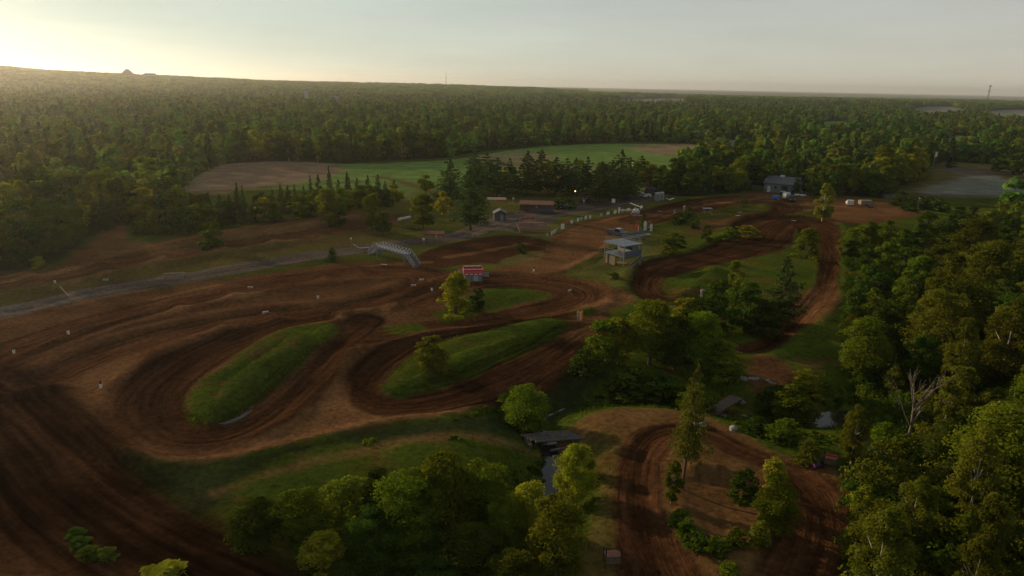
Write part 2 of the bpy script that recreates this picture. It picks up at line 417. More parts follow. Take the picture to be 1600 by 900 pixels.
# lower right clearing
zpoly([(862, 650), (905, 639), (980, 630), (1070, 632), (1120, 652), (1200, 700), (1310, 735), (1348, 790), (1354, 900), (1354, 985), (870, 985), (905, 850), (935, 740), (900, 690), (866, 668)], TAN, 0.6, 0.8, strength=.62)
zpoly([(1060, 860), (1200, 860), (1240, 800), (1160, 740), (1060, 740), (1050, 800)], TAN, 2, 1, strength=.3)
RL = [(955, 990, 1160, 990), (962, 900, 1102, 900), (962, 830, 1052, 845), (960, 770, 1032, 790), (966, 715, 1032, 730), (990, 672, 1046, 700), (1040, 658, 1066, 686), (1100, 663, 1110, 690), (1170, 693, 1150, 716),
      (1240, 722, 1220, 746), (1300, 745, 1242, 780), (1336, 790, 1238, 820), (1346, 850, 1218, 870), (1330, 960, 1170, 930)]
zpoly([(862, 650), (905, 639), (980, 630), (1070, 632), (1120, 652), (1200, 700), (1310, 735), (1348, 790), (1354, 900), (1354, 985), (960, 985), (940, 850), (935, 740), (900, 690), (866, 668)], SOIL, 0.6, 0.8, strength=.6)
ridge([(1076, 744), (1104, 738), (1130, 743)], 1.2, 1.6, asym=.0)
zpoly([(900, 700), (965, 680), (960, 985), (890, 985), (915, 850)], GRASS, 2, 1.5, strength=.5)
lane(RL, floor=-0.3, bl=0.0, br=0.5, tone=1.0, rut=.14)
# the weedy bank under the track, part of its shade put into the colour
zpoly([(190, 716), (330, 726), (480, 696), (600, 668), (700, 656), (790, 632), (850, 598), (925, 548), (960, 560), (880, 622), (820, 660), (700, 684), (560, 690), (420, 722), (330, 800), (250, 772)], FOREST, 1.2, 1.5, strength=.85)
zline([(340, 786), (450, 748), (560, 720), (700, 697), (840, 690)], 1.5, TAN, .7, .7, z=-1, strength=.5)
zpoly([(800, 424), (850, 388), (900, 356), (980, 338), (1100, 318), (1180, 304), (1290, 306), (1420, 324), (1330, 346), (1180, 312), (1020, 344), (960, 366), (905, 408), (860, 428)], TAN, 2, 2, strength=.34)  # start straight: the brighter distance is put into its colour
# creek valley
CREEK = [(1420, 628), (1330, 642), (1283, 657), (1210, 655), (1150, 646), (1090, 634), (1000, 624), (910, 630), (850, 655), (856, 690), (862, 730), (850, 790), (790, 850), (690, 900), (560, 975)]
cp_ = catmull(np.array(CREEK, float), 14)
cx_, cy_ = U2(cp_[:, 0], cp_[:, 1], -2.2)
CRK = np.stack([cx_, cy_], 1)
idx, lat, arc, w = near_line(CRK, np.full(len(CRK), 1.0), 30)
v = np.exp(-(lat / 4.6) ** 2)
Z[idx] = Z[idx] * (1 - v) - 2.6 * v
for q in ISLS[:4]:
    mound(q, 0.52, 3.2, dome=.2)
for q in ISLS[4:]:
    mound(q, 0.7, 2.2)
for q in ISLS:
    zpoly(q, GRASS, 0.6, 1.1)
mound([(1040, 465), (1062, 436), (1105, 415), (1140, 424), (1152, 452), (1110, 468)], 1.6, 5)
mound([(1215, 376), (1226, 358), (1248, 350), (1262, 358), (1250, 376), (1230, 384)], 1.4, 4)
mound([(118, 400), (140, 386), (176, 389), (182, 400), (150, 406)], 1.8, 4)
# ridges, lips, rollers
ridge([(-30, 625), (50, 616), (104, 610)], 1.6, 1.3, asym=1.6)
ridge([(104, 610), (130, 660), (168, 694), (230, 716)], 1.2, 0.7)
ridge([(-10, 592), (20, 562), (60, 545), (110, 523), (180, 503), (240, 486), (300, 474)], 1.3, 0.8, asym=.8)
ridge([(150, 670), (160, 620), (195, 588), (250, 549), (310, 528), (400, 501)], 1.5, 0.55)
ridge([(172, 702), (250, 720), (330, 720), (400, 710), (480, 690), (590, 664), (700, 648)], 1.3, 0.55)
ridge([(385, 690), (470, 645), (545, 560), (570, 525)], 1.6, 0.8)
ridge([(700, 648), (790, 620), (860, 585), (920, 545)], 1.2, 0.5)
for a, b in (((270, 466), (290, 498)), ((355, 450), (372, 474)), ((430, 432), (448, 452)), ((500, 424), (515, 444)), ((560, 419), (572, 436)),
             ((340, 505), (352, 522)), ((420, 488), (440, 503)), ((500, 476), (520, 492))):
    ridge([a, ((a[0] + b[0]) / 2, (a[1] + b[1]) / 2), b], 1.7, 0.75)
for a, b in (((40, 428), (60, 446)), ((150, 410), (160, 428)), ((250, 394), (262, 410)), ((340, 380), (352, 396)), ((420, 368), (432, 382)), ((490, 356), (500, 370))):
    ridge([a, b], 2.2, 0.9)
for px in ([(80, 424), (200, 402), (330, 380), (470, 352), (560, 340)], [(100, 446), (220, 422), (340, 400), (470, 378)], [(240, 386), (340, 368), (450, 350), (540, 336)]):
    ridge(px, 1.8, 0.8)
ridge([(860, 432), (905, 414), (945, 390), (965, 372)], 1.6, 0.5)
ridge([(1090, 318), (1150, 307), (1200, 311), (1226, 322)], 1.5, 0.8)
ridge([(1000, 352), (1080, 342), (1160, 334)], 1.6, 0.5)
ridge([(655, 400), (700, 384), (780, 371), (836, 374), (866, 388)], 1.5, 0.6)
# bare and trampled spots in the grass
sp = fbm(X / 3.1, Y / 3.1, 4, 91)
gm = np.nonzero((WT[:, GRASS] > .5) & (sp > .22) & (Y < 330))[0]
paint(gm, sstep(.22, .5, sp[gm]) * .6, SOIL)
# general unevenness
nearm = Y < 700
Z[nearm] += (0.22 * EDGE2[nearm] + 0.05 * EDGE[nearm]) * sstep(40, 60, Y[nearm] + 30)
# far relief: a wooded ridge about three kilometres off, high on the left, sinking to the right
def far_z(x, y):
    D = np.hypot(x, y)
    px = 800 + FPX * (x / np.maximum(y, 1)) / CP       # rough bearing in pixels
    top = np.interp(px, [-200, 0, 60, 200, 400, 600, 700, 830, 900, 1000, 1100, 1250, 1700], [99, 104, 108.5, 114.5, 122, 127.5, 129.5, 133.5, 139.5, 144, 150, 150, 155])
    zt = CAMZ + (132 + ROLL * (px - 800) - top) / FPX * 3000 - 20
    up = sstep(1500, 3000, D)
    down = sstep(4200, 3000, D)
    zf = np.maximum(zt, -2) * up * down
    return zf + (fbm(x / 420, y / 420, 3, 3) * 4) * sstep(600, 1600, D) * (1 - sstep(3400, 4200, D))
Z += far_z(X, Y)

# ---------------------------------------------------------------- sampling the finished ground
ZG = Z.reshape(SH)
LYR = np.log(YR)
def _loc(x, y):
    yy = np.clip(np.asarray(y, float) + APEX, YR[0], YR[-1] * 0.999)
    r = np.clip(np.searchsorted(YR, yy, 'right') - 1, 0, len(YR) - 2)
    fr = (yy - YR[r]) / (YR[r + 1] - YR[r])
    u = np.clip((np.asarray(x, float) / yy - UC[0]) / (UC[1] - UC[0]), 0, NC - 1.001)
    c = u.astype(int); fc = u - c
    return r, fr, c, fc
def ground_z(x, y):
    r, fr, c, fc = _loc(x, y)
    return (ZG[r, c] * (1 - fc) + ZG[r, c + 1] * fc) * (1 - fr) + (ZG[r + 1, c] * (1 - fc) + ZG[r + 1, c + 1] * fc) * fr
WG = WT.reshape(SH + (10,))
def zone_w(x, y, zone):
    r, fr, c, fc = _loc(x, y)
    return WG[r, c, zone]
def G(px, py, dz=0.0):
    p = U(px, py, 0)
    for _ in range(5):
        p = U(px, py, float(ground_z(p.x, p.y)))
    p.z = float(ground_z(p.x, p.y)) + dz
    return p

# ---------------------------------------------------------------- ground meshes, one per kind of surface, sharing one material
def ground_material():
    m = bpy.data.materials.new("ground_surface"); m.use_nodes = True
    t = m.node_tree; t.nodes.remove(t.nodes["Principled BSDF"])
    b = t.nodes.new("ShaderNodeBsdfDiffuse"); t.links.new(b.outputs[0], t.nodes["Material Output"].inputs["Surface"])
    at = t.nodes.new("ShaderNodeAttribute"); at.attribute_name = "albedo"
    tc = t.nodes.new("ShaderNodeNewGeometry")
    n1 = t.nodes.new("ShaderNodeTexNoise"); n1.inputs["Scale"].default_value = 1.6; n1.inputs["Detail"].default_value = 8; n1.inputs["Roughness"].default_value = 0.7
    n2 = t.nodes.new("ShaderNodeTexNoise"); n2.inputs["Scale"].default_value = 0.16; n2.inputs["Detail"].default_value = 6
    t.links.new(tc.outputs["Position"], n1.inputs["Vector"]); t.links.new(tc.outputs["Position"], n2.inputs["Vector"])
    mr1 = t.nodes.new("ShaderNodeMapRange"); mr1.inputs[1].default_value = 0.3; mr1.inputs[2].default_value = 0.7; mr1.inputs[3].default_value = 0.5; mr1.inputs[4].default_value = 1.55
    mr2 = t.nodes.new("ShaderNodeMapRange"); mr2.inputs[1].default_value = 0.3; mr2.inputs[2].default_value = 0.7; mr2.inputs[3].default_value = 0.75; mr2.inputs[4].default_value = 1.25
    t.links.new(n1.outputs["Fac"], mr1.inputs[0]); t.links.new(n2.outputs["Fac"], mr2.inputs[0])
    mu = t.nodes.new("ShaderNodeMath"); mu.operation = 'MULTIPLY'
    t.links.new(mr1.outputs[0], mu.inputs[0]); t.links.new(mr2.outputs[0], mu.inputs[1])
    vm = t.nodes.new("ShaderNodeVectorMath"); vm.operation = 'SCALE'
    t.links.new(at.outputs["Color"], vm.inputs[0]); t.links.new(mu.outputs[0], vm.inputs["Scale"])
    t.links.new(vm.outputs[0], b.inputs["Color"])
    b.inputs["Roughness"].default_value = 0.6
    # tyre ruts: noise drawn out along each riding lane (x = across the lane, y = along it, z = how much lane)
    la = t.nodes.new("ShaderNodeAttribute"); la.attribute_name = "lane"
    ls = t.nodes.new("ShaderNodeSeparateXYZ"); t.links.new(la.outputs["Vector"], ls.inputs[0])
    lc = t.nodes.new("ShaderNodeCombineXYZ")
    mx_ = t.nodes.new("ShaderNodeMath"); mx_.operation = 'MULTIPLY'; mx_.inputs[1].default_value = 1.9; t.links.new(ls.outputs[0], mx_.inputs[0])
    my_ = t.nodes.new("ShaderNodeMath"); my_.operation = 'MULTIPLY'; my_.inputs[1].default_value = 0.10; t.links.new(ls.outputs[1], my_.inputs[0])
    t.links.new(mx_.outputs[0], lc.inputs[0]); t.links.new(my_.outputs[0], lc.inputs[1])
    n3 = t.nodes.new("ShaderNodeTexNoise"); n3.inputs["Scale"].default_value = 1.0; n3.inputs["Detail"].default_value = 5; n3.inputs["Roughness"].default_value = 0.6
    t.links.new(lc.outputs[0], n3.inputs["Vector"])
    mr3 = t.nodes.new("ShaderNodeMapRange"); mr3.inputs[1].default_value = 0.32; mr3.inputs[2].default_value = 0.7; mr3.inputs[3].default_value = 0.68; mr3.inputs[4].default_value = 1.42
    t.links.new(n3.outputs["Fac"], mr3.inputs[0])
    lm = t.nodes.new("ShaderNodeMix"); lm.data_type = 'FLOAT'; lm.inputs["A"].default_value = 1.0
    t.links.new(ls.outputs[2], lm.inputs["Factor"]); t.links.new(mr3.outputs[0], lm.inputs["B"])
    v3 = t.nodes.new("ShaderNodeVectorMath"); v3.operation = 'SCALE'
    t.links.new(vm.outputs[0], v3.inputs[0]); t.links.new(lm.outputs["Result"], v3.inputs["Scale"]); t.links.new(v3.outputs[0], b.inputs["Color"])
    hm_ = t.nodes.new("ShaderNodeMath"); hm_.operation = 'MULTIPLY'; t.links.new(n3.outputs["Fac"], hm_.inputs[0]); t.links.new(ls.outputs[2], hm_.inputs[1])
    ha = t.nodes.new("ShaderNodeMath"); ha.operation = 'MULTIPLY_ADD'; ha.inputs[1].default_value = 2.6
    t.links.new(hm_.outputs[0], ha.inputs[0]); t.links.new(n1.outputs["Fac"], ha.inputs[2])
    bp = t.nodes.new("ShaderNodeBump"); bp.inputs["Strength"].default_value = 0.6; bp.inputs["Distance"].default_value = 0.25
    t.links.new(ha.outputs[0], bp.inputs["Height"]); t.links.new(bp.outputs[0], b.inputs["Normal"])
    return m
GM = ground_material()
ALBV = WT @ ALB
dl = WT[:, GRASS] + WT[:, DRY]
patchy = fbm(X / 6.0, Y / 6.0, 4, 61)
ALBV = ALBV * TINT[:, None].clip(0.12, 1.9)
ALBV[:, 0] *= 1 + 0.35 * patchy * dl; ALBV[:, 1] *= 1 + 0.18 * patchy * dl
ALBV *= (1 + 0.22 * fbm(X / 25.0, Y / 25.0, 3, 77))[:, None]
dom = WT.argmax(1).reshape(SH)
R, C_ = SH
ii, jj = np.meshgrid(np.arange(R - 1), np.arange(C_ - 1), indexing='ij')
q0 = (ii * C_ + jj).ravel()
QUADS = np.stack([q0, q0 + 1, q0 + C_ + 1, q0 + C_], 1)
fz = dom[:-1, :-1].ravel()

def mesh_np(name, verts, faces, mat, attr=None, smooth=True, lane_=None):
    me = bpy.data.meshes.new(name)
    nv, nf, k = len(verts), len(faces), faces.shape[1]
    me.vertices.add(nv); me.vertices.foreach_set("co", np.ascontiguousarray(verts, np.float32).ravel())
    me.loops.add(nf * k); me.loops.foreach_set("vertex_index", np.ascontiguousarray(faces, np.int32).ravel())
    me.polygons.add(nf); me.polygons.foreach_set("loop_start", np.arange(0, nf * k, k, dtype=np.int32))
    me.polygons.foreach_set("loop_total", np.full(nf, k, np.int32))
    me.polygons.foreach_set("use_smooth", np.full(nf, smooth, bool))
    me.update(calc_edges=True)
    if attr is not None:
        a = me.attributes.new("albedo", 'FLOAT_COLOR', 'POINT')
        a.data.foreach_set("color", np.concatenate([attr, np.ones((nv, 1))], 1).astype(np.float32).ravel())
    if lane_ is not None:
        a = me.attributes.new("lane", 'FLOAT_VECTOR', 'POINT')
        a.data.foreach_set("vector", np.ascontiguousarray(lane_, np.float32).ravel())
    if mat:
        me.materials.append(mat)
    return me

def link(o, parent=None):
    col.objects.link(o)
    if parent:
        o.parent = parent
    return o

ALLV = np.stack([X, Y, Z], 1)
for name, zs in (("grass_ground", (GRASS, DRY)), ("dirt_track", (DIRT,)), ("bare_dirt_ground", (TAN, SOIL)), ("gravel_road", (GRAVEL,)), ("farm_field_and_pale_lake", (FGREEN, FBROWN, PALE)), ("forest_ground", (FOREST,))):  # PALE faces include far water with painted sky reflection
    sel = QUADS[np.isin(fz, zs)]
    used, inv = np.unique(sel, return_inverse=True)
    me = mesh_np(name, ALLV[used], inv.reshape(-1, 4), GM, ALBV[used], lane_=LANEA[used])
    o = link(bpy.data.objects.new(name, me)); o["kind"] = "structure"
# ---------------------------------------------------------------- materials
def new_mat(name, color, rough=0.7, var=0.0, scale=3.0, spec=0.3, metal=0.0, bump=0.0):
    m = bpy.data.materials.new(name); m.use_nodes = True
    t = m.node_tree; b = t.nodes["Principled BSDF"]
    b.inputs["Roughness"].default_value = rough
    b.inputs["Metallic"].default_value = metal
    b.inputs["Specular IOR Level"].default_value = spec
    if var:
        tc = t.nodes.new("ShaderNodeTexCoord")
        n = t.nodes.new("ShaderNodeTexNoise"); n.inputs["Scale"].default_value = scale; n.inputs["Detail"].default_value = 6
        t.links.new(tc.outputs["Object"], n.inputs["Vector"])
        r = t.nodes.new("ShaderNodeMapRange"); r.inputs[1].default_value = 0.3; r.inputs[2].default_value = 0.7
        r.inputs[3].default_value = 1 - var; r.inputs[4].default_value = 1 + var
        t.links.new(n.outputs["Fac"], r.inputs[0])
        v = t.nodes.new("ShaderNodeVectorMath"); v.operation = 'SCALE'; v.inputs[0].default_value = color
        t.links.new(r.outputs[0], v.inputs["Scale"]); t.links.new(v.outputs[0], b.inputs["Base Color"])
        if bump:
            bp = t.nodes.new("ShaderNodeBump"); bp.inputs["Strength"].default_value = bump
            t.links.new(n.outputs["Fac"], bp.inputs["Height"]); t.links.new(bp.outputs[0], b.inputs["Normal"])
    else:
        b.inputs["Base Color"].default_value = (*color, 1)
    return m

def leaf_mat(name, color, trans=0.4, hue=0.04, val=0.35):
    """thin leaves: reflect and let light through; every tree and every clump gets a slightly different green"""
    m = bpy.data.materials.new(name); m.use_nodes = True
    t = m.node_tree; t.nodes.clear()
    out = t.nodes.new("ShaderNodeOutputMaterial")
    oi = t.nodes.new("ShaderNodeObjectInfo"); tc = t.nodes.new("ShaderNodeTexCoord")
    n = t.nodes.new("ShaderNodeTexNoise"); n.inputs["Scale"].default_value = 0.55; n.inputs["Detail"].default_value = 3
    t.links.new(tc.outputs["Object"], n.inputs["Vector"])
    h = t.nodes.new("ShaderNodeHueSaturation"); h.inputs["Color"].default_value = (*color, 1)
    mh = t.nodes.new("ShaderNodeMapRange"); mh.inputs[3].default_value = 0.5 - hue; mh.inputs[4].default_value = 0.5 + hue * 0.6
    wn_ = t.nodes.new("ShaderNodeTexNoise"); wn_.inputs["Scale"].default_value = 0.006; wn_.inputs["Detail"].default_value = 3     # stands of trees differ
    t.links.new(oi.outputs["Location"], wn_.inputs["Vector"])
    wa = t.nodes.new("ShaderNodeMath"); wa.operation = 'MULTIPLY_ADD'; wa.inputs[1].default_value = 1.1; wa.inputs[2].default_value = -0.35
    t.links.new(wn_.outputs["Fac"], wa.inputs[0])
    ws = t.nodes.new("ShaderNodeMath"); ws.operation = 'MULTIPLY_ADD'; ws.inputs[1].default_value = 0.8; t.links.new(oi.outputs["Random"], ws.inputs[0]); t.links.new(wa.outputs[0], ws.inputs[2])
    t.links.new(ws.outputs[0], mh.inputs[0]); t.links.new(mh.outputs[0], h.inputs["Hue"])
    mw = t.nodes.new("ShaderNodeMath"); mw.operation = 'MULTIPLY'; mw.inputs[1].default_value = 7.31
    t.links.new(oi.outputs["Random"], mw.inputs[0])
    fr = t.nodes.new("ShaderNodeMath"); fr.operation = 'FRACT'; t.links.new(mw.outputs[0], fr.inputs[0])
    m1 = t.nodes.new("ShaderNodeMapRange"); m1.inputs[3].default_value = 1 - val; m1.inputs[4].default_value = 1 + val
    t.links.new(fr.outputs[0], m1.inputs[0])
    m2 = t.nodes.new("ShaderNodeMapRange"); m2.inputs[1].default_value = 0.3; m2.inputs[2].default_value = 0.7; m2.inputs[3].default_value = 0.6; m2.inputs[4].default_value = 1.4
    t.links.new(n.outputs["Fac"], m2.inputs[0])
    mm = t.nodes.new("ShaderNodeMath"); mm.operation = 'MULTIPLY'
    t.links.new(m1.outputs[0], mm.inputs[0]); t.links.new(m2.outputs[0], mm.inputs[1]); t.links.new(mm.outputs[0], h.inputs["Value"])
    d = t.nodes.new("ShaderNodeBsdfDiffuse"); tr = t.nodes.new("ShaderNodeBsdfTranslucent"); mx = t.nodes.new("ShaderNodeMixShader")
    mx.inputs[0].default_value = trans
    t.links.new(h.outputs[0], d.inputs["Color"])
    yl = t.nodes.new("ShaderNodeVectorMath"); yl.operation = 'MULTIPLY'; yl.inputs[1].default_value = (1.5, 1.35, 0.55)
    t.links.new(h.outputs[0], yl.inputs[0]); t.links.new(yl.outputs[0], tr.inputs["Color"])
    t.links.new(d.outputs[0], mx.inputs[1]); t.links.new(tr.outputs[0], mx.inputs[2])
    t.links.new(mx.outputs[0], out.inputs["Surface"])
    return m

L_GREEN = leaf_mat("leaves_green", (0.080, 0.120, 0.010))
L_DARK = leaf_mat("leaves_dark_green", (0.042, 0.072, 0.009), 0.3)
L_YELLOW = leaf_mat("leaves_yellow_green", (0.160, 0.175, 0.015))
L_OLIVE = leaf_mat("leaves_olive", (0.080, 0.092, 0.011), 0.42, 0.015)
L_NEEDLE = leaf_mat("needles_dark", (0.046, 0.074, 0.020), 0.15, 0.03, 0.3)
L_LARCH = leaf_mat("needles_rusty", (0.085, 0.088, 0.016), 0.3, 0.02, 0.2)
L_FOREST = leaf_mat("leaves_forest", (0.080, 0.130, 0.023), 0.35, 0.07, 0.5)
BARK = new_mat("bark", (0.07, 0.052, 0.04), 0.9, 0.4, 4, 0.1, bump=0.4)
BARK_W = new_mat("birch_bark", (0.30, 0.27, 0.23), 0.8, 0.5, 3, 0.1)
BARK_G = new_mat("dead_wood", (0.12, 0.10, 0.075), 0.9, 0.3, 4, 0.1)

# ---------------------------------------------------------------- tree meshes, 10 m tall and 6 m across before scaling
def tube(pts, rad, n=6):
    V = []; Fc = []
    for i, (p, r) in enumerate(zip(pts, rad)):
        p = Vector(p)
        a = Vector(pts[min(i + 1, len(pts) - 1)]) - Vector(pts[max(i - 1, 0)])
        a.normalize()
        s = a.orthogonal().normalized(); q = a.cross(s)
        for k in range(n):
            w = 2 * math.pi * k / n
            V.append(p + (s * math.cos(w) + q * math.sin(w)) * r)
        if i:
            for k in range(n):
                Fc.append(((i - 1) * n + k, (i - 1) * n + (k + 1) % n, i * n + (k + 1) % n, i * n + k))
    return V, Fc

def tubes_mesh(name, tubes, mat, n=5):
    V = []; Fc = []
    for pts, rad in tubes:
        v, f = tube(pts, rad, n)
        o = len(V); V += v; Fc += [tuple(i + o for i in q) for q in f]
    return mesh_np(name, np.array([tuple(v) for v in V]), np.array(Fc), mat)

def leaf_quads(c, nrm, size, r):
    """one leafy card per centre, roughly facing nrm"""
    n = len(c)
    nrm = nrm + r.normal(0, 0.75, (n, 3))
    nrm /= np.linalg.norm(nrm, axis=1)[:, None] + 1e-9
    a = np.cross(nrm, r.normal(0, 1, (n, 3))); a /= np.linalg.norm(a, axis=1)[:, None] + 1e-9
    b = np.cross(nrm, a)
    s = (size * r.uniform(0.6, 1.35, n))[:, None]
    asp = r.uniform(0.55, 1.0, n)[:, None]
    sk = r.normal(0, .25, (n, 1))
    v = np.stack([c - a * s - b * s * asp * (0.6 + sk), c + a * s * 0.9 - b * s * asp * (0.7 - sk), c + a * s * (0.9 + sk) + b * s * asp * .8, c - a * s * (0.8 - sk) + b * s * asp], 1)
    return v.reshape(-1, 3)

def crown_mesh(name, mat, n_clump, n_leaf, size, seed, shape='round', low=0.18, top=1.0, rc=(0.8, 1.5)):
    r = np.random.default_rng(seed)
    C = []; Nn = []
    zz = []
    i = 0
    while i < n_clump:
        f = r.uniform(0, 1)
        z = 10 * (low + (top - low) * f) - 0.6
        if shape == 'round':
            R = 2.35 * math.sqrt(max(0.02, 1 - (2 * f - 0.85) ** 2 / 1.35))
        elif shape == 'bush':
            R = 2.5 * math.sqrt(max(0.02, 1 - f ** 2.2 * 0.92))
        elif shape == 'tall':
            R = 2.1 * (math.sin(math.pi * min(1, 0.12 + f * 0.86)) ** 0.7)
        else:
            R = 2.4 * (1 - f) + 0.3
        rr = R * math.sqrt(r.uniform(0.12, 1)); w = r.uniform(0, 2 * math.pi)
        C.append((rr * math.cos(w), rr * math.sin(w), z)); zz.append(f); i += 1
    C = np.array(C); rad = r.uniform(*rc, n_clump) * np.where(np.array(zz) > 0.8, 0.75, 1)
    per = n_leaf // n_clump
    d = r.normal(0, 1, (n_clump, per, 3)); d /= np.linalg.norm(d, axis=2)[:, :, None]
    d[:, :, 2] = np.where(d[:, :, 2] < -0.3, -d[:, :, 2], d[:, :, 2])
    k = r.uniform(0.6, 1.12, (n_clump, per, 1)) * rad[:, None, None]
    p = C[:, None, :] + d * k * np.array([1, 1, 0.8])
    # a few stray sprays beyond the outline
    v = leaf_quads(p.reshape(-1, 3), d.reshape(-1, 3) + np.array([0, 0, 0.2]), size, r)
    v[:, 2] = np.maximum(v[:, 2], 0.02)
    f = np.arange(len(v)).reshape(-1, 4)
    return mesh_np(name, v, f, mat, smooth=False)

def conifer_mesh(name, mat, tiers, per, size, seed, full=2.6, low=0.1, droop=0.35, ragged=0.25, power=0.9):
    r = np.random.default_rng(seed)
    P = []; D = []
    for t in range(tiers):
        f = t / (tiers - 1)
        z = 10 * (low + (0.985 - low) * f)
        R = full * (1 - f) ** power + 0.12
        nb = max(4, int(9 * (1 - f) + 4))
        for b in range(nb):
            w = r.uniform(0, 2 * math.pi); L = R * r.uniform(1 - ragged * 1.6, 1 + ragged)
            for q in range(max(2, int(per * (0.35 + 0.65 * (1 - f))))):
                s = math.sqrt(r.uniform(0.02, 1)); x = L * s
                sp = (1 - s * 0.75) * 0.5 * L * r.normal(0, 0.5)
                P.append((x * math.cos(w) - sp * math.sin(w), x * math.sin(w) + sp * math.cos(w), z - droop * x * s + r.normal(0, 0.09)))
                D.append((0.35 * math.cos(w), 0.35 * math.sin(w), 1.0))
    v = leaf_quads(np.array(P), np.array(D), size, r)
    v[:, 2] = np.maximum(v[:, 2], 0.02)
    return mesh_np(name, v, np.arange(len(v)).reshape(-1, 4), mat, smooth=False)

def trunk_mesh(name, mat, seed, kind='broad', r0=0.2):
    r = np.random.default_rng(seed)
    T = []
    if kind == 'conifer':
        T.append(([(0, 0, -0.6), (0.03, 0, 3), (0, 0.04, 6.5), (0, 0, 9.7)], [r0 * 1.1, r0 * 0.85, r0 * 0.5, 0.02]))
        for k in range(14):
            z = r.uniform(1.0, 7.5); w = r.uniform(0, 6.28); L = 2.2 * (1 - z / 10)
            T.append(([(0, 0, z), (L * math.cos(w), L * math.sin(w), z - 0.25 * L)], [0.05, 0.012]))
    else:
        lean = r.normal(0, 0.25, 2)
        T.append(([(0, 0, -0.8), (lean[0] * .2, lean[1] * .2, 2.0), (lean[0] * .6, lean[1] * .6, 4.5), (lean[0], lean[1], 8.6)], [r0 * 1.25, r0, r0 * 0.7, 0.03]))
        for k in range(9):
            z = r.uniform(2.2, 5.6); w = r.uniform(0, 6.28); L = r.uniform(1.0, 1.7)
            c0 = (lean[0] * z / 8.6, lean[1] * z / 8.6, z)
            T.append(([c0, (c0[0] + .55 * L * math.cos(w), c0[1] + .55 * L * math.sin(w), z + .5 * L), (c0[0] + L * math.cos(w), c0[1] + L * math.sin(w), z + 1.15 * L)], [r0 * .4, r0 * .28, .02]))
    return tubes_mesh(name, T, mat)

PROTO = {}
def proto(key, crowns, trunks):
    PROTO[key] = (crowns, trunks)

TB = [trunk_mesh("trunk", BARK, 100 + i) for i in range(3)]
TBW = [trunk_mesh("trunk", BARK_W, 110 + i, r0=0.15) for i in range(2)]
TCN = [trunk_mesh("trunk", BARK, 120 + i, 'conifer') for i in range(2)]
TST = [tubes_mesh("stem", [([(0, 0, -.5), (dx * .5, dy * .5, 3), (dx, dy, 7)], [.13, .09, .02]) for dx, dy in ((.2, .3), (1.2, -.6), (-1.1, .4), (.3, -1.3))], BARK)]
HI, MID, LO = (46, 5200, 0.17), (32, 1800, 0.27), (20, 500, 0.47)
XL = (64, 15000, 0.098)
for lod, (nc, nl, sz) in (('xl', XL), ('hi', HI), ('mid', MID), ('lo', LO)):
    nvar = 3 if lod != 'hi' else 3
    for mk, mat in (('green', L_GREEN), ('dark', L_DARK), ('yellow', L_YELLOW), ('olive', L_OLIVE)):
        if lod == 'lo' and mk == 'olive':
            continue
        nv = 2 if mk in ('dark', 'yellow') or lod in ('hi', 'xl') else 3
        proto(('broad', mk, lod), [crown_mesh("crown", mat, nc, nl, sz, 7 + 13 * i + len(mk), 'round') for i in range(nv)], TB)
        proto(('bush', mk, lod), [crown_mesh("foliage", mat, nc, nl, sz, 207 + 13 * i + len(mk), 'bush', 0.02) for i in range(nv)], TST)
    for mk, mat in (('olive', L_OLIVE), ('green', L_GREEN), ('yellow', L_YELLOW)):
        proto(('tall', mk, lod), [crown_mesh("crown", mat, nc, nl, sz * 0.92, 307 + 13 * i + len(mk), 'tall', 0.16, rc=(.6, 1.1)) for i in range(2)], TBW)
    k = {'xl': (40, 20, 0.13), 'hi': (30, 13, 0.19), 'mid': (20, 9, 0.29), 'lo': (13, 3, 0.55)}[lod]
    proto(('spruce', 'needle', lod), [conifer_mesh("crown", L_NEEDLE, k[0], k[1], k[2], 400 + i, 2.7, 0.06, 0.45) for i in range(2)], TCN)
    proto(('pine', 'needle', lod), [conifer_mesh("crown", L_NEEDLE, k[0] // 2 + 1, k[1] * 2, k[2], 420 + i, 2.9, 0.16, -0.02, 0.4, 0.62) for i in range(2)], TCN)
    proto(('larch', 'rust', lod), [conifer_mesh("crown", L_LARCH, k[0], max(3, k[1] * 3 // 2), k[2] * 0.7, 440 + i, 2.6, 0.3, 0.1, 0.5, .7) for i in range(1)], TCN)

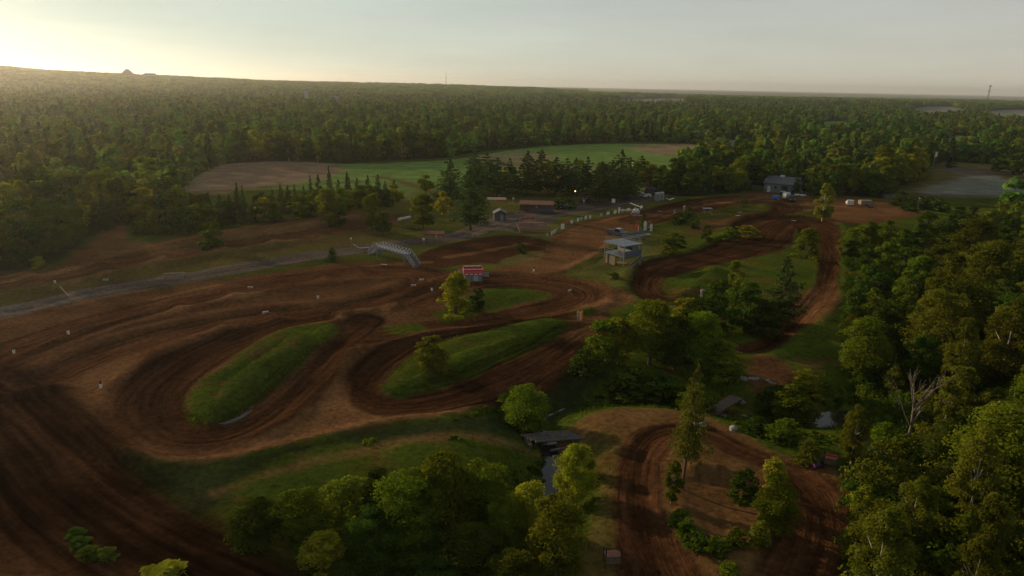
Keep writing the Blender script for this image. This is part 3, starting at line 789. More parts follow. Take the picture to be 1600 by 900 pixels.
KIND_NAME = {'broad': 'broadleaf_tree', 'bush': 'shrub', 'tall': 'birch_tree', 'spruce': 'spruce_tree', 'pine': 'pine_tree', 'larch': 'larch_tree'}
KIND_CAT = {'broad': 'tree', 'bush': 'shrub', 'tall': 'tree', 'spruce': 'tree', 'pine': 'tree', 'larch': 'tree'}
tick = [0]
PLANTED = []
def plant(kind, mk, P, h, w, label, group=None, lod=None):
    """one tree as a thing: an Empty at its foot with crown and trunk; meshes are shared"""
    tick[0] += 1
    i = tick[0]
    if lod is None:
        px = h * FPX / max(depth(P), 1)
        lod = 'xl' if px > 105 or (h + w) * FPX / max(depth(P), 1) > 150 else 'hi' if px > 55 else 'mid' if px > 30 else 'lo'
    key = (kind, mk, lod)
    if key not in PROTO:
        key = (kind, 'green', lod)
    crowns, trunks = PROTO[key]
    e = bpy.data.objects.new(KIND_NAME[kind], None); e.empty_display_size = 0.3
    e.location = P
    e.rotation_euler = (random.gauss(0, .02), random.gauss(0, .02), random.uniform(0, 6.283))
    e.scale = (w / 6, w / 6, h / 10)
    e["label"] = label; e["category"] = KIND_CAT[kind]
    if group:
        e["group"] = group
    col.objects.link(e)
    cm = crowns[i % len(crowns)]; tm = trunks[i % len(trunks)]
    link(bpy.data.objects.new('foliage' if kind == 'bush' else 'crown', cm), e)
    link(bpy.data.objects.new('stem' if kind == 'bush' else 'trunk', tm), e)
    PLANTED.append((P.x, P.y, w / 2))
    return e

def plant_px(kind, mk, px, py, hp, wp, label, group=None):
    P = G(px, py); s = depth(P) / FPX
    ca = math.cos(math.atan2(CAMZ, P.y))
    h = hp * s / ca * 0.97
    if kind in ('bush',):
        h = max(0.6, (hp * s - 0.25 * wp * s * math.sin(math.atan2(CAMZ, P.y))) / ca)
    return plant(kind, mk, P, h, wp * s, label, group)
# ---------------------------------------------------------------- trees and shrubs one can point at
T_ = plant_px
# shrubs and trees of the creek thicket at the bottom
for k, mk, x, y, h, w, lab in [
    ('bush', 'dark', 402, 838, 66, 84, 'dark shrub at the left tip of the creek thicket beside the dirt track'),
    ('bush', 'green', 470, 836, 78, 100, 'round green shrub near the left tip of the creek thicket'),
    ('bush', 'green', 545, 806, 66, 84, 'green shrub on the upper edge of the thicket under the grass bank'),
    ('bush', 'dark', 592, 800, 70, 76, 'dark shrub right of the upper edge shrubs of the creek thicket'),
    ('bush', 'yellow', 506, 884, 56, 76, 'pale yellow-green shrub at the foot of the thicket above the dirt track'),
    ('broad', 'green', 642, 850, 108, 112, 'big leafy tree at the left end of the tallest clump in the thicket'),
    ('broad', 'green', 700, 836, 116, 120, 'big round tree crowning the middle of the creek thicket'),
    ('broad', 'green', 752, 830, 104, 104, 'leafy tree at the right shoulder of the thicket, left of the creek'),
    ('bush', 'dark', 586, 870, 80, 90, 'dark shrub low in the middle of the creek thicket'),
    ('bush', 'dark', 660, 892, 76, 96, 'dark shrub low in front of the tallest thicket trees'),
    ('bush', 'olive', 740, 908, 96, 118, 'olive shrub in the front row of the thicket at the bottom edge'),
    ('broad', 'green', 790, 884, 104, 70, 'slim green tree in the thicket just left of the hidden creek'),
    ('broad', 'yellow', 828, 862, 104, 84, 'yellowish tree of the thicket below the log bridge'),
    ('broad', 'olive', 868, 905, 126, 92, 'olive tree at the bottom edge beside the lower dirt clearing'),
    ('broad', 'yellow', 896, 792, 96, 66, 'bright yellow-green tree right of the creek below the log bridge'),
    ('bush', 'yellow', 914, 752, 50, 44, 'small yellow-green shrub on the creek bank beside the clearing'),
    ('bush', 'green', 820, 800, 48, 52, 'small green shrub left of the creek below the log bridge'),
    ('bush', 'olive', 805, 925, 70, 90, 'olive shrub cut by the bottom edge of the thicket'),
    ('bush', 'dark', 700, 930, 70, 110, 'dark shrub cut by the bottom edge under the thicket'),
    ('bush', 'green', 824, 674, 78, 74, 'bushy shrub at the corner of the grass bank above the log bridge'),
    ('bush', 'green', 800, 650, 48, 54, 'lower shrub on the grass bank left of the pond pit'),
    ('bush', 'dark', 118, 838, 7, 30, 'uppermost small clump of the weed patch on the bottom left dirt'),
    ('bush', 'dark', 126, 852, 9, 34, 'upper clump of the weed patch on the bottom left dirt'),
    ('bush', 'dark', 142, 868, 10, 44, 'lower clump of the weed patch on the bottom left dirt'),
    ('bush', 'dark', 166, 870, 8, 34, 'right-hand sprig of the weed patch on the bottom left dirt'),
    ('bush', 'yellow', 250, 912, 32, 90, 'yellow-green weedy shrub at the bottom edge on the dark dirt'),
    # centre thicket
    ('broad', 'green', 940, 590, 72, 60, 'tree at the left end of the centre thicket above the creek'),
    ('broad', 'yellow', 966, 582, 74, 56, 'yellow-topped tree in the left half of the centre thicket'),
    ('broad', 'green', 1012, 592, 100, 84, 'tallest round tree of the centre thicket'),
    ('broad', 'dark', 1052, 602, 84, 74, 'dark tree right of the tallest tree of the centre thicket'),
    ('broad', 'green', 1090, 604, 92, 72, 'round green tree at the right end of the centre thicket'),
    ('bush', 'dark', 985, 622, 50, 76, 'dark shrub in front of the centre thicket'),
    ('bush', 'dark', 1040, 626, 48, 70, 'dark shrub on the creek side of the centre thicket'),
    ('bush', 'green', 1124, 612, 60, 66, 'green shrub at the right foot of the centre thicket'),
    ('bush', 'green', 1088, 642, 44, 60, 'low green shrub just behind the lone rusty conifer'),
    ('bush', 'dark', 912, 602, 40, 54, 'low dark shrub at the left foot of the centre thicket'),
    # lower clearing
    ('larch', 'rust', 1066, 764, 186, 68, 'tall thin rusty conifer standing alone at the edge of the lower dirt loop'),
    ('tall', 'olive', 1048, 786, 66, 38, 'young olive tree at the foot of the tall rusty conifer'),
    ('bush', 'dark', 1160, 778, 52, 46, 'dark round shrub inside the lower dirt loop, upper left of the larger one'),
    ('bush', 'green', 1210, 828, 88, 68, 'largest round shrub inside the lower dirt loop'),
    ('bush', 'yellow', 1204, 764, 52, 46, 'yellowish shrub behind the largest shrub in the dirt loop'),
    ('bush', 'olive', 1184, 852, 40, 42, 'small olive shrub in front of the largest shrub in the dirt loop'),
    ('bush', 'green', 1062, 824, 30, 36, 'uppermost low shrub of the hedge row beside the lower track'),
    ('bush', 'green', 1072, 840, 30, 38, 'second low shrub down the hedge row beside the lower track'),
    ('bush', 'dark', 1090, 856, 30, 42, 'dark low shrub in the middle of the hedge row beside the lower track'),
    ('bush', 'green', 1120, 864, 26, 46, 'broad low shrub toward the right end of the hedge row'),
    ('bush', 'green', 1152, 852, 28, 38, 'last low shrub at the right end of the hedge row'),
    ('bush', 'olive', 1140, 900, 24, 40, 'small olive shrub at the bottom edge between two dirt lanes'),
    ('bush', 'olive', 1264, 722, 36, 46, 'small shrub on the far rim of the lower dirt loop'),
    # by the plank bridge
    ('bush', 'green', 1240, 664, 72, 70, 'leafy shrub beside the creek left of the water'),
    ('bush', 'yellow', 1252, 628, 44, 52, 'yellow-green shrub top right of the creek shrubs'),
    ('bush', 'dark', 1206, 640, 44, 56, 'dark shrub between the plank bridge and the water'),
    ('bush', 'green', 1222, 690, 40, 54, 'low green shrub on the near bank of the creek'),
    ('bush', 'dark', 1180, 672, 26, 50, 'low dark shrub near the plank bridge on the near bank'),
    ('broad', 'green', 1345, 592, 90, 80, 'broad round green tree at the edge of the right-hand woods above the water'),
    # infields
    ('bush', 'yellow', 712, 492, 68, 54, 'yellow-green tree-like shrub on the infield below the red and white booth'),
    ('bush', 'dark', 746, 484, 38, 26, 'small dark shrub beside the yellow-green infield shrub'),
    ('bush', 'olive', 675, 578, 56, 54, 'round dark shrub on the middle grass infield'),
    ('tall', 'yellow', 1141, 482, 76, 40, 'yellow pointed tree among the shrubs of the right infield'),
    ('broad', 'dark', 1120, 486, 52, 46, 'dark tree left of the yellow pointed tree'),
    ('bush', 'dark', 1098, 520, 62, 84, 'dark spreading shrub on the right grass mound'),
    ('broad', 'dark', 1160, 516, 76, 66, 'dark broad tree under the yellow pointed tree'),
    ('pine', 'needle', 1222, 508, 108, 66, 'dark pine on the right infield beside the dirt track'),
    ('bush', 'dark', 1190, 524, 60, 60, 'dark shrub left of the infield pine'),
    ('bush', 'yellow', 1070, 512, 50, 50, 'leafy shrub beside the white-clad person at the dirt turn'),
    ('bush', 'yellow', 1260, 404, 50, 42, 'bright yellow-green bush inside the far right dirt turn'),
    ('tall', 'yellow', 1285, 342, 60, 38, 'lone upright yellowish tree in front of the grey garage yard'),
    ('bush', 'green', 1045, 396, 34, 30, 'shrub right of the grey lookout tower'),
    ('bush', 'dark', 1057, 388, 26, 26, 'dark shrub behind the shrub beside the lookout tower'),
    ('bush', 'dark', 1104, 377, 26, 20, 'dark shrub in the middle of the right infield row'),
    ('bush', 'dark', 1085, 358, 24, 18, 'dark conical shrub at the left of the right infield row'),
    ('bush', 'dark', 1073, 348, 26, 24, 'dark shrub behind the conical one near the start straight'),
    ('bush', 'dark', 1060, 350, 20, 20, 'dark shrub at the far left of the right infield row'),
    ('bush', 'yellow', 1165, 372, 22, 46, 'broad yellow-green shrub on the bank above the far right turn'),
    ('bush', 'green', 1140, 376, 22, 34, 'green shrub on the bank left of the broad yellow-green shrub'),
    ('bush', 'dark', 1160, 322, 17, 16, 'small dark bush inside the small dirt loop near the garage'),
    ('bush', 'dark', 813, 396, 21, 17, 'small dark bush alone on the dirt inside the start turn'),
    ('bush', 'dark', 1006, 357, 22, 13, 'small upright bush behind the red flag'),
    ('bush', 'green', 967, 396, 12, 20, 'low shrub below the lookout tower'),
    ('bush', 'green', 958, 435, 12, 22, 'low green shrub on the grass below the lookout tower'),
    # upper left
    ('spruce', 'needle', 519, 408, 22, 27, 'small dark spruce bush beside the gravel road'),
    ('bush', 'green', 331, 388, 44, 42, 'round green bush alone among the far left dirt lanes'),
    ('bush', 'yellow', 60, 424, 24, 28, 'bright green bush at the foot of the left woods'),
    ('broad', 'yellow', 514, 354, 62, 40, 'bright green tree in front of the conifer row'),
    ('bush', 'dark', 530, 354, 30, 26, 'dark shrub at the foot of the bright green tree'),
    ('broad', 'green', 581, 360, 60, 30, 'slim tree of the pair above the footbridge'),
    ('broad', 'dark', 598, 368, 38, 27, 'dark round tree of the pair above the footbridge'),
    ('broad', 'green', 661, 358, 58, 40, 'round green tree behind the red-roofed shelter'),
    ('broad', 'yellow', 692, 340, 42, 26, 'yellowish small tree left of the big pine'),
    ('pine', 'needle', 735, 360, 98, 62, 'tall pine standing in front of its row beside the gravel road'),
    ('bush', 'dark', 881, 326, 26, 32, 'dark round shrub at the end of the long low shed'),
]:
    T_(k, mk, x, y, h, w, lab)
# the pines round the camp
PB = [(705, 322, 74, 48), (742, 302, 66, 44), (776, 308, 62, 44), (762, 296, 56, 40), (822, 306, 70, 44), (842, 300, 66, 42), (868, 306, 60, 42), (896, 304, 58, 38), (918, 300, 54, 36), (936, 318, 66, 36), (955, 312, 62, 36), (968, 306, 72, 40), (980, 312, 66, 36), (1000, 290, 46, 34), (795, 300, 52, 34), (885, 298, 50, 34)]
ORD = ['first', 'second', 'third', 'fourth', 'fifth', 'sixth', 'seventh', 'eighth', 'ninth', 'tenth', 'eleventh', 'twelfth', 'thirteenth', 'fourteenth', 'fifteenth', 'sixteenth', 'seventeenth', 'eighteenth', 'nineteenth', 'twentieth',
       'twenty-first', 'twenty-second', 'twenty-third', 'twenty-fourth', 'twenty-fifth', 'twenty-sixth', 'twenty-seventh', 'twenty-eighth', 'twenty-ninth', 'thirtieth', 'thirty-first', 'thirty-second', 'thirty-third', 'thirty-fourth', 'thirty-fifth', 'thirty-sixth', 'thirty-seventh', 'thirty-eighth', 'thirty-ninth', 'fortieth']
for i, (x, y, h, w) in enumerate(sorted(PB)):
    T_('pine', 'needle', x, y, h, w * 1.25, 'dark pine behind the camp sheds, %s of its row counted from the left' % ORD[i], 'pines round the camp')
for x, y, h, w in [(788, 306, 40, 26), (800, 300, 40, 26), (856, 296, 46, 30), (905, 292, 44, 28), (990, 296, 44, 32), (1008, 290, 40, 30), (940, 296, 44, 30), (665, 304, 32, 30)]:
    T_('broad', random.choice(['yellow', 'green']), x, y, h, w, 'yellow-green broadleaf tree among the pines round the camp', 'broadleaf trees among the pines')
# conifer and broadleaf row along the field edge on the left
rr = random.Random(5)
for i, (x, h) in enumerate([(328, 52), (345, 50), (360, 46), (371, 56), (383, 60), (397, 42), (412, 40), (428, 44), (440, 46), (452, 44), (462, 50), (476, 48), (488, 60), (500, 52), (517, 66), (530, 52), (546, 54), (560, 46), (575, 44), (590, 50), (603, 40), (616, 34)]):
    base = 352 - (x - 328) * 0.12 + rr.uniform(-7, 5)
    T_('spruce', 'needle', x, base, h, 20 + rr.uniform(0, 8), 'narrow dark spruce on the near field edge, %s from the left' % ORD[i], 'spruces along the near field edge')
for i, x in enumerate(sorted(rr.uniform(318, 622) for _ in range(22))):
    base = 360 - (x - 318) * 0.125 + rr.uniform(-8, 3)
    T_('broad', rr.choice(['green', 'dark', 'yellow']), x, base, rr.uniform(28, 44), rr.uniform(28, 40), 'leafy tree among the spruces of the near field edge, %s from left' % ORD[i], 'leafy trees along the near field edge')
for i, (x, y, h, k, mk) in enumerate([(200, 352, 46, 'broad', 'green'), (212, 340, 52, 'broad', 'dark'), (222, 366, 22, 'bush', 'olive'), (228, 352, 60, 'broad', 'yellow'), (240, 338, 54, 'broad', 'green'), (247, 366, 40, 'broad', 'olive'), (254, 350, 62, 'pine', 'needle'),
                                      (264, 342, 70, 'pine', 'needle'), (270, 366, 42, 'broad', 'dark'), (278, 352, 58, 'broad', 'olive'), (287, 340, 52, 'broad', 'green'), (292, 366, 46, 'broad', 'dark'), (301, 352, 50, 'spruce', 'needle'), (308, 362, 44, 'broad', 'yellow'), (316, 346, 46, 'broad', 'olive'), (326, 360, 42, 'broad', 'green')]):
    T_(k, mk, x, y, h, {'broad': .78, 'bush': 1.5, 'pine': .66, 'spruce': .45}[k] * h, {'broad': 'broadleaf tree', 'bush': 'shrub', 'pine': 'pine', 'spruce': 'spruce'}[k] + ' in the mixed clump right of the sandy path, %s from left' % ORD[i], 'mixed clump beside the sandy path')
# dense clump right of the camp and yellow row behind the garage
for i, x in enumerate(sorted(rr.uniform(1014, 1190) for _ in range(40))):
    base = 306 - max(0, x - 1060) * 0.10 + rr.uniform(-34, 0)
    k = rr.choice(['broad', 'broad', 'broad', 'spruce'])
    T_(k, 'needle' if k == 'spruce' else rr.choice(['green', 'dark', 'dark', 'yellow']), x, base, rr.uniform(36, 52), rr.uniform(24, 34),
       ('spruce' if k == 'spruce' else 'broadleaf tree') + ' of the dense clump left of the garage, %s from left' % ORD[i], 'trees between camp and garage')
for i, x in enumerate(sorted(rr.uniform(1340, 1446) for _ in range(24))):
    base = 304 - (x - 1340) * 0.22 + rr.uniform(-12, 2)
    T_('broad', 'yellow', x, base, rr.uniform(38, 48), rr.uniform(22, 30), 'yellow-green tree of the bright row beside the gravel lot, %s from left' % ORD[i], 'yellow trees beside the gravel lot')
for i, x in enumerate(sorted(rr.uniform(1240, 1392) for _ in range(34))):
    base = 306 + rr.uniform(-22, 4) - max(0, x - 1340) * .02
    k = rr.choice(['spruce', 'broad', 'broad'])
    T_(k, 'needle' if k == 'spruce' else 'dark', x, base, rr.uniform(28, 42), rr.uniform(20, 28), 'dark %s behind the garage yard, %s from left' % ('spruce' if k == 'spruce' else 'broadleaf tree', ORD[i]), 'dark trees behind the garage yard')
for x, y, h, w in [(1410, 322, 24, 34), (1432, 326, 22, 30), (1452, 326, 20, 30), (1418, 330, 18, 26), (1470, 330, 22, 34)]:
    T_('bush', 'dark', x, y, h, w, 'dark shrub at the corner of the paddock by the light pole', 'shrubs at the paddock corner')
for x, y, h, w in [(1582, 272, 30, 60), (1560, 268, 24, 34), (1600, 276, 40, 50), (1485, 262, 9, 20)]:
    T_('broad', 'dark', x, y, h, w, 'dark tree on the grass strip beyond the gravel lot', 'trees beyond the gravel lot')

# ---------------------------------------------------------------- the right-hand woods: every tree a thing
rr = random.Random(5)
def inside(px, py, poly):
    c = False; n = len(poly)
    for i in range(n):
        ax, ay = poly[i]; bx, by = poly[(i + 1) % n]
        if (ay > py) != (by > py) and px < ax + (py - ay) * (bx - ax) / (by - ay):
            c = not c
    return c
rw = [(float(a), float(b)) for a, b in zip(*U2([p[0] for p in RIGHT_WOOD], [p[1] for p in RIGHT_WOOD]))]
pts = []
tries = 0
wl = U(1283, 660, -2)
dtree = G(1416, 700)
while len(pts) < 190 and tries < 60000:
    tries += 1
    y = 36 + 190 * rr.random() ** 1.15
    x = rr.uniform(12, 0.86 * y + 24)
    if not inside(x, y, rw):
        continue
    dm = 4.0 + 0.012 * y
    dd = math.hypot(x, y); off = abs(x * dtree.y - y * dtree.x) / math.hypot(dtree.x, dtree.y)
    if (off < 2.6 and dtree.y - 13 < y < dtree.y + 1.5) or math.hypot(x - wl.x, y - wl.y) < 8 or any((x - a) ** 2 + (y - b) ** 2 < dm * dm for a, b in pts):
        continue
    pxx, pyy = proj((x, y, 0))
    if pxx > 1900:
        continue
    pts.append((x, y))
LEVEL = [(430, 'by the far turn'), (490, 'by the yellow bush'), (545, 'level with infield pine'), (600, 'level with centre thicket'), (660, 'level with creek water'), (730, 'level with dead tree'), (810, 'beside lower loop'), (900, 'level with hedge row'), (9999, 'at bottom edge')]
count = {}
for x, y in sorted(pts, key=lambda q: proj((q[0], q[1], 0))[0]):
    px, py = proj((x, y, 0))
    P = Vector((x, y, float(ground_z(x, y))))
    q = rr.random()
    edge = px < 1420 and py < 640
    hh = rr.uniform(5.5, 9.0) if py > 640 else rr.uniform(4.5, 6.8) if edge else rr.uniform(6.5, 10.5)
    if py < 430:
        hh = rr.uniform(4.2, 6.0)
    if px > 1500 and 430 < py < 640:
        hh *= 1.12
    if py > 600:
        k, mk = ('tall', 'olive') if q < .62 else ('broad', 'olive') if q < .78 else ('broad', 'green') if q < .92 else ('bush', 'dark')
    elif px > 1440 and py > 430:
        k, mk = ('broad', 'olive') if q < .3 else ('tall', 'olive') if q < .45 else ('broad', 'dark') if q < .72 else ('spruce', 'needle') if q < .85 else ('broad', 'green')
    else:
        k, mk = ('broad', 'green') if q < .4 else ('broad', 'dark') if q < .8 else ('bush', 'dark')
    if k == 'bush':
        hh *= .6
    tone = {'olive': 'olive', 'green': 'green', 'dark': 'dark green', 'yellow': 'yellowish', 'needle': 'dark'}[mk]
    noun = {'tall': 'birch', 'broad': 'tree', 'bush': 'shrub', 'spruce': 'spruce'}[k]
    lv = next(t for lim, t in LEVEL if py < lim)
    key = (tone, noun, lv); n_ = count.get(key, 0); count[key] = n_ + 1
    plant(k, mk, P, hh, hh * {'tall': .52, 'broad': .82, 'bush': 1.2, 'spruce': .5}[k] * rr.uniform(.85, 1.15), '%s %s of the right woods %s, %s from left' % (tone, noun, lv, ORD[n_]), 'trees of the right-hand woods')

# ---------------------------------------------------------------- the forest edges as single trees, the rest as one mass
def forest_pts(y0, y1, d0, d1, lim, seed):
    r = np.random.default_rng(seed); out = []
    cells = {}
    n = 0
    area = 0.8 * (y1 * y1 - y0 * y0)
    cand = int(area / (d0 * d0) * 2.2)
    yy = np.sqrt(r.uniform(y0 * y0, y1 * y1, cand)); xx = r.uniform(-0.84, 0.84, cand) * yy
    w = zone_w(xx, yy, FOREST)
    ok = (w > 0.6)
    ins = np.array(xx[ok]), np.array(yy[ok])
    for x, y in zip(*ins):
        d = d0 + (d1 - d0) * (y - y0) / (y1 - y0)
        g = (int(x // d1), int(y // d1))
        bad = False
        for a in (-1, 0, 1):
            for b in (-1, 0, 1):
                for (qx, qy) in cells.get((g[0] + a, g[1] + b), ()):
                    if (qx - x) ** 2 + (qy - y) ** 2 < d * d:
                        bad = True; break
                if bad: break
            if bad: break
        if bad:
            continue
        cells.setdefault(g, []).append((x, y)); out.append((x, y))
        if len(out) >= lim:
            break
    return out
nearf = forest_pts(92, 1000, 4.2, 5.0, 30000, 3)
nearf = [p for p in nearf if not (p[0] > 20 and inside(p[0], p[1], rw))]
# the 300 nearest the clearings are single trees
def edge_score(p):
    x, y = p
    e = min(float(zone_w(x, y - s, FOREST)) for s in (12.0,))
    return y * (1.0 if e < 0.5 else 1.35) + (0 if e < 0.5 else 90)
nearf.sort(key=edge_score)
singles, mass = nearf[:160], nearf[160:]
for x, y in singles:
    P = Vector((x, y, float(ground_z(x, y))))
    px, py = proj(P)
    con = rr.random() < (.22 if px < 500 else .12)
    h = rr.uniform(8.5, 14) * (0.82 if y < 260 else 1.0)
    if px < 330 and py > 250:
        where = 'in the left woods ' + ('at the picture edge' if px < 50 else 'behind the sandy path' if px < 190 else 'at the corner of the field')
    elif px < 1110:
        where = 'at the forest edge behind ' + ('the brown end of the field' if px < 520 else 'the green middle of the field' if px < 740 else 'the far dark strip of the field' if px < 930 else 'the reddish far end of the field')
    else:
        where = 'in the woods behind ' + ('the dense clump left of the garage' if px < 1190 else 'the grey garage' if px < 1330 else 'the yellow tree row' if px < 1450 else 'the gravel lot')
    if con:
        plant('spruce', 'needle', P, h * 1.05, h * .42, 'dark spruce ' + where, 'spruces ' + where, 'lo' if y > 320 else None)
    else:
        mk = rr.choice(['green', 'green', 'dark', 'yellow', 'olive'] if px < 500 else ['green', 'green', 'dark', 'yellow'])
        kk = 'tall' if rr.random() < .2 and mk != 'dark' else 'broad'
        plant(kk, mk, P, h, h * (.72 if kk == 'broad' else .5) * rr.uniform(.9, 1.15), '%s broadleaf tree %s' % ({'green': 'mid-green', 'dark': 'dark green', 'yellow': 'yellow-green', 'olive': 'olive'}[mk], where), 'broadleaf trees ' + where, 'lo' if y > 320 else None)

# far forest: one mass of many small crowns (instanced on points)
far_col = bpy.data.collections.new("far_tree_kinds")
def far_proto(name, me):
    o = bpy.data.objects.new(name, me); far_col.objects.link(o)
for i in range(3):
    me = crown_mesh("far_crown", L_FOREST, 13, 190, 0.66, 900 + i, 'round', 0.1)
    me.transform(Matrix.Diagonal((1.3, 1.3, (0.8, 0.92, 1.08)[i], 1)))
    far_proto("a%d" % i, me)
far_proto("b0", conifer_mesh("far_conifer", L_NEEDLE, 10, 2, 0.75, 910, 2.4, 0.08, .4))
clump_col = bpy.data.collections.new("far_clump_kinds")
for i in range(3):
    r = np.random.default_rng(950 + i); vs_ = []
    for k in range(16):
        cx, cy = r.uniform(-11, 11, 2); hh = r.uniform(.8, 1.2) * 12; n = 34
        d = r.normal(0, 1, (n, 3)); d /= np.linalg.norm(d, axis=1)[:, None]; d[:, 2] = np.abs(d[:, 2])
        p = np.array([cx, cy, hh * .52]) + d * np.array([3.4, 3.4, hh * .44])
        vs_.append(leaf_quads(p, d + np.array([0, 0, .3]), 1.5, r))
    v = np.concatenate(vs_)
    o = bpy.data.objects.new("c%d" % i, mesh_np("far_clump", v, np.arange(len(v)).reshape(-1, 4), L_FOREST, smooth=False)); clump_col.objects.link(o)

def scatter(name, pts, coll, smin, smax, mat):
    v = np.array([(x, y, z - .3) for (x, y), z in zip(pts, ground_z(np.array([p[0] for p in pts]), np.array([p[1] for p in pts])))])
    me = bpy.data.meshes.new(name); me.from_pydata([tuple(q) for q in v], [], [])
    o = bpy.data.objects.new(name, me); col.objects.link(o); o["kind"] = "stuff"
    ng = bpy.data.node_groups.new(name + "_scatter", 'GeometryNodeTree')
    ng.interface.new_socket("Geometry", in_out='INPUT', socket_type='NodeSocketGeometry')
    ng.interface.new_socket("Geometry", in_out='OUTPUT', socket_type='NodeSocketGeometry')
    gi = ng.nodes.new("NodeGroupInput"); go = ng.nodes.new("NodeGroupOutput")
    ip = ng.nodes.new("GeometryNodeInstanceOnPoints"); ci = ng.nodes.new("GeometryNodeCollectionInfo")
    ci.inputs["Collection"].default_value = coll; ci.inputs["Separate Children"].default_value = True; ci.inputs["Reset Children"].default_value = True
    ip.inputs["Pick Instance"].default_value = True
    rs = ng.nodes.new("FunctionNodeRandomValue"); rs.data_type = 'FLOAT'; rs.inputs[2].default_value = smin; rs.inputs[3].default_value = smax
    rt = ng.nodes.new("FunctionNodeRandomValue"); rt.data_type = 'FLOAT_VECTOR'; rt.inputs[0].default_value = (0, 0, 0); rt.inputs[1].default_value = (0, 0, 6.283)
    rt.inputs["Seed"].default_value = 4
    m2p = ng.nodes.new("GeometryNodeMeshToPoints")
    ng.links.new(gi.outputs[0], m2p.inputs[0]); ng.links.new(m2p.outputs[0], ip.inputs["Points"])
    ng.links.new(ci.outputs[0], ip.inputs["Instance"])
    ng.links.new(rs.outputs[1], ip.inputs["Scale"]); ng.links.new(rt.outputs[0], ip.inputs["Rotation"])
    ng.links.new(ip.outputs[0], go.inputs[0])
    md = o.modifiers.new("scatter", 'NODES'); md.node_group = ng
    return o
mid = forest_pts(1000, 1500, 6.5, 9, 26000, 4)
scatter("distant_forest", mass + mid, far_col, 0.6, 1.25, L_FOREST)
farp = forest_pts(1500, 6000, 13, 30, 26000, 5)
scatter("horizon_forest", farp, clump_col, 0.8, 1.15, L_FOREST)

# undergrowth closing the floor of the right-hand woods
ug_col = bpy.data.collections.new("undergrowth_kinds")
for i in range(3):
    o = bpy.data.objects.new("u%d" % i, crown_mesh("undergrowth", (L_GREEN, L_DARK, L_OLIVE)[i], 14, 900, 0.15, 970 + i, 'bush', 0.0, 0.32)); ug_col.objects.link(o)
up = []
for k in range(26000):
    y = 36 + 195 * rr.random(); x = rr.uniform(12, 0.86 * y + 24)
    if len(up) < 1500 and inside(x, y, rw) and math.hypot(x - wl.x, y - wl.y) > 5:
        up.append((x, y))
scatter("undergrowth", up, ug_col, 0.45, 0.9, L_GREEN)

# long grass and weeds on the infields and banks (nobody could count them)
tuft_col = bpy.data.collections.new("grass_tuft_kinds")
L_GRASS = leaf_mat("grass_blades", (0.058, 0.086, 0.008), 0.4, 0.03, 0.4)
for i in range(3):
    r = np.random.default_rng(990 + i); n = 26
    b = r.normal(0, .28, (n, 2)); hgt = r.uniform(.08, .26, n); w = r.uniform(0, 6.28, n); wd = .035
    ln = r.normal(0, .12, (n, 2))
    v = np.stack([np.stack([b[:, 0] - wd * np.cos(w), b[:, 1] - wd * np.sin(w), np.full(n, -.03)], 1), np.stack([b[:, 0] + wd * np.cos(w), b[:, 1] + wd * np.sin(w), np.full(n, -.03)], 1),
                  np.stack([b[:, 0] + ln[:, 0] + .01, b[:, 1] + ln[:, 1], hgt], 1), np.stack([b[:, 0] + ln[:, 0] - .01, b[:, 1] + ln[:, 1], hgt], 1)], 1).reshape(-1, 3)
    o = bpy.data.objects.new("t%d" % i, mesh_np("grass_tuft", v, np.arange(len(v)).reshape(-1, 4), L_GRASS, smooth=False)); tuft_col.objects.link(o)
r = np.random.default_rng(77)
yy = 40 + 190 * r.random(150000) ** 1.3; xx = r.uniform(-.75, .75, 150000) * (yy + 8)
gw = zone_w(xx, yy, GRASS)
pt_ = [(a, b) for a, b, k in zip(xx, yy, gw) if k > .55][:22000]
scatter("grass", pt_, tuft_col, .6, 1.7, L_GRASS)
# rank weeds on the bank under the track and round the creek
weed_col = bpy.data.collections.new("weed_kinds")
for i in range(3):
    o = bpy.data.objects.new("w%d" % i, crown_mesh("weed", (L_GREEN, L_DARK, L_GREEN)[i], 7, 150, 0.5, 1010 + i, 'bush', 0.0, 0.3)); weed_col.objects.link(o)
wp_ = []
rw2 = random.Random(9)
for poly, n in (([(560, 668), (700, 652), (800, 622), (850, 600), (930, 545), (960, 560), (900, 610), (830, 660), (700, 690), (560, 694)], 300), ([(1180, 600), (1290, 600), (1360, 640), (1340, 690), (1260, 700), (1160, 680), (1140, 655), (1200, 640)], 220),
                ([(840, 600), (1130, 615), (1110, 640), (990, 632), (880, 640)], 120), ([(520, 780), (700, 740), (850, 720), (850, 760), (600, 800)], 90)):
    xs = [p[0] for p in poly]; ys_ = [p[1] for p in poly]
    c = 0
    while c < n:
        a, b = rw2.uniform(min(xs), max(xs)), rw2.uniform(min(ys_), max(ys_))
        if inside(a, b, poly):
            g = G(a, b); c += 1
            if math.hypot(g.x - wl.x, g.y - wl.y) > 4.5 and zone_w(g.x, g.y, GRASS) > .5:
                wp_.append((g.x, g.y))
scatter("weeds", wp_, weed_col, .10, .24, L_GREEN)
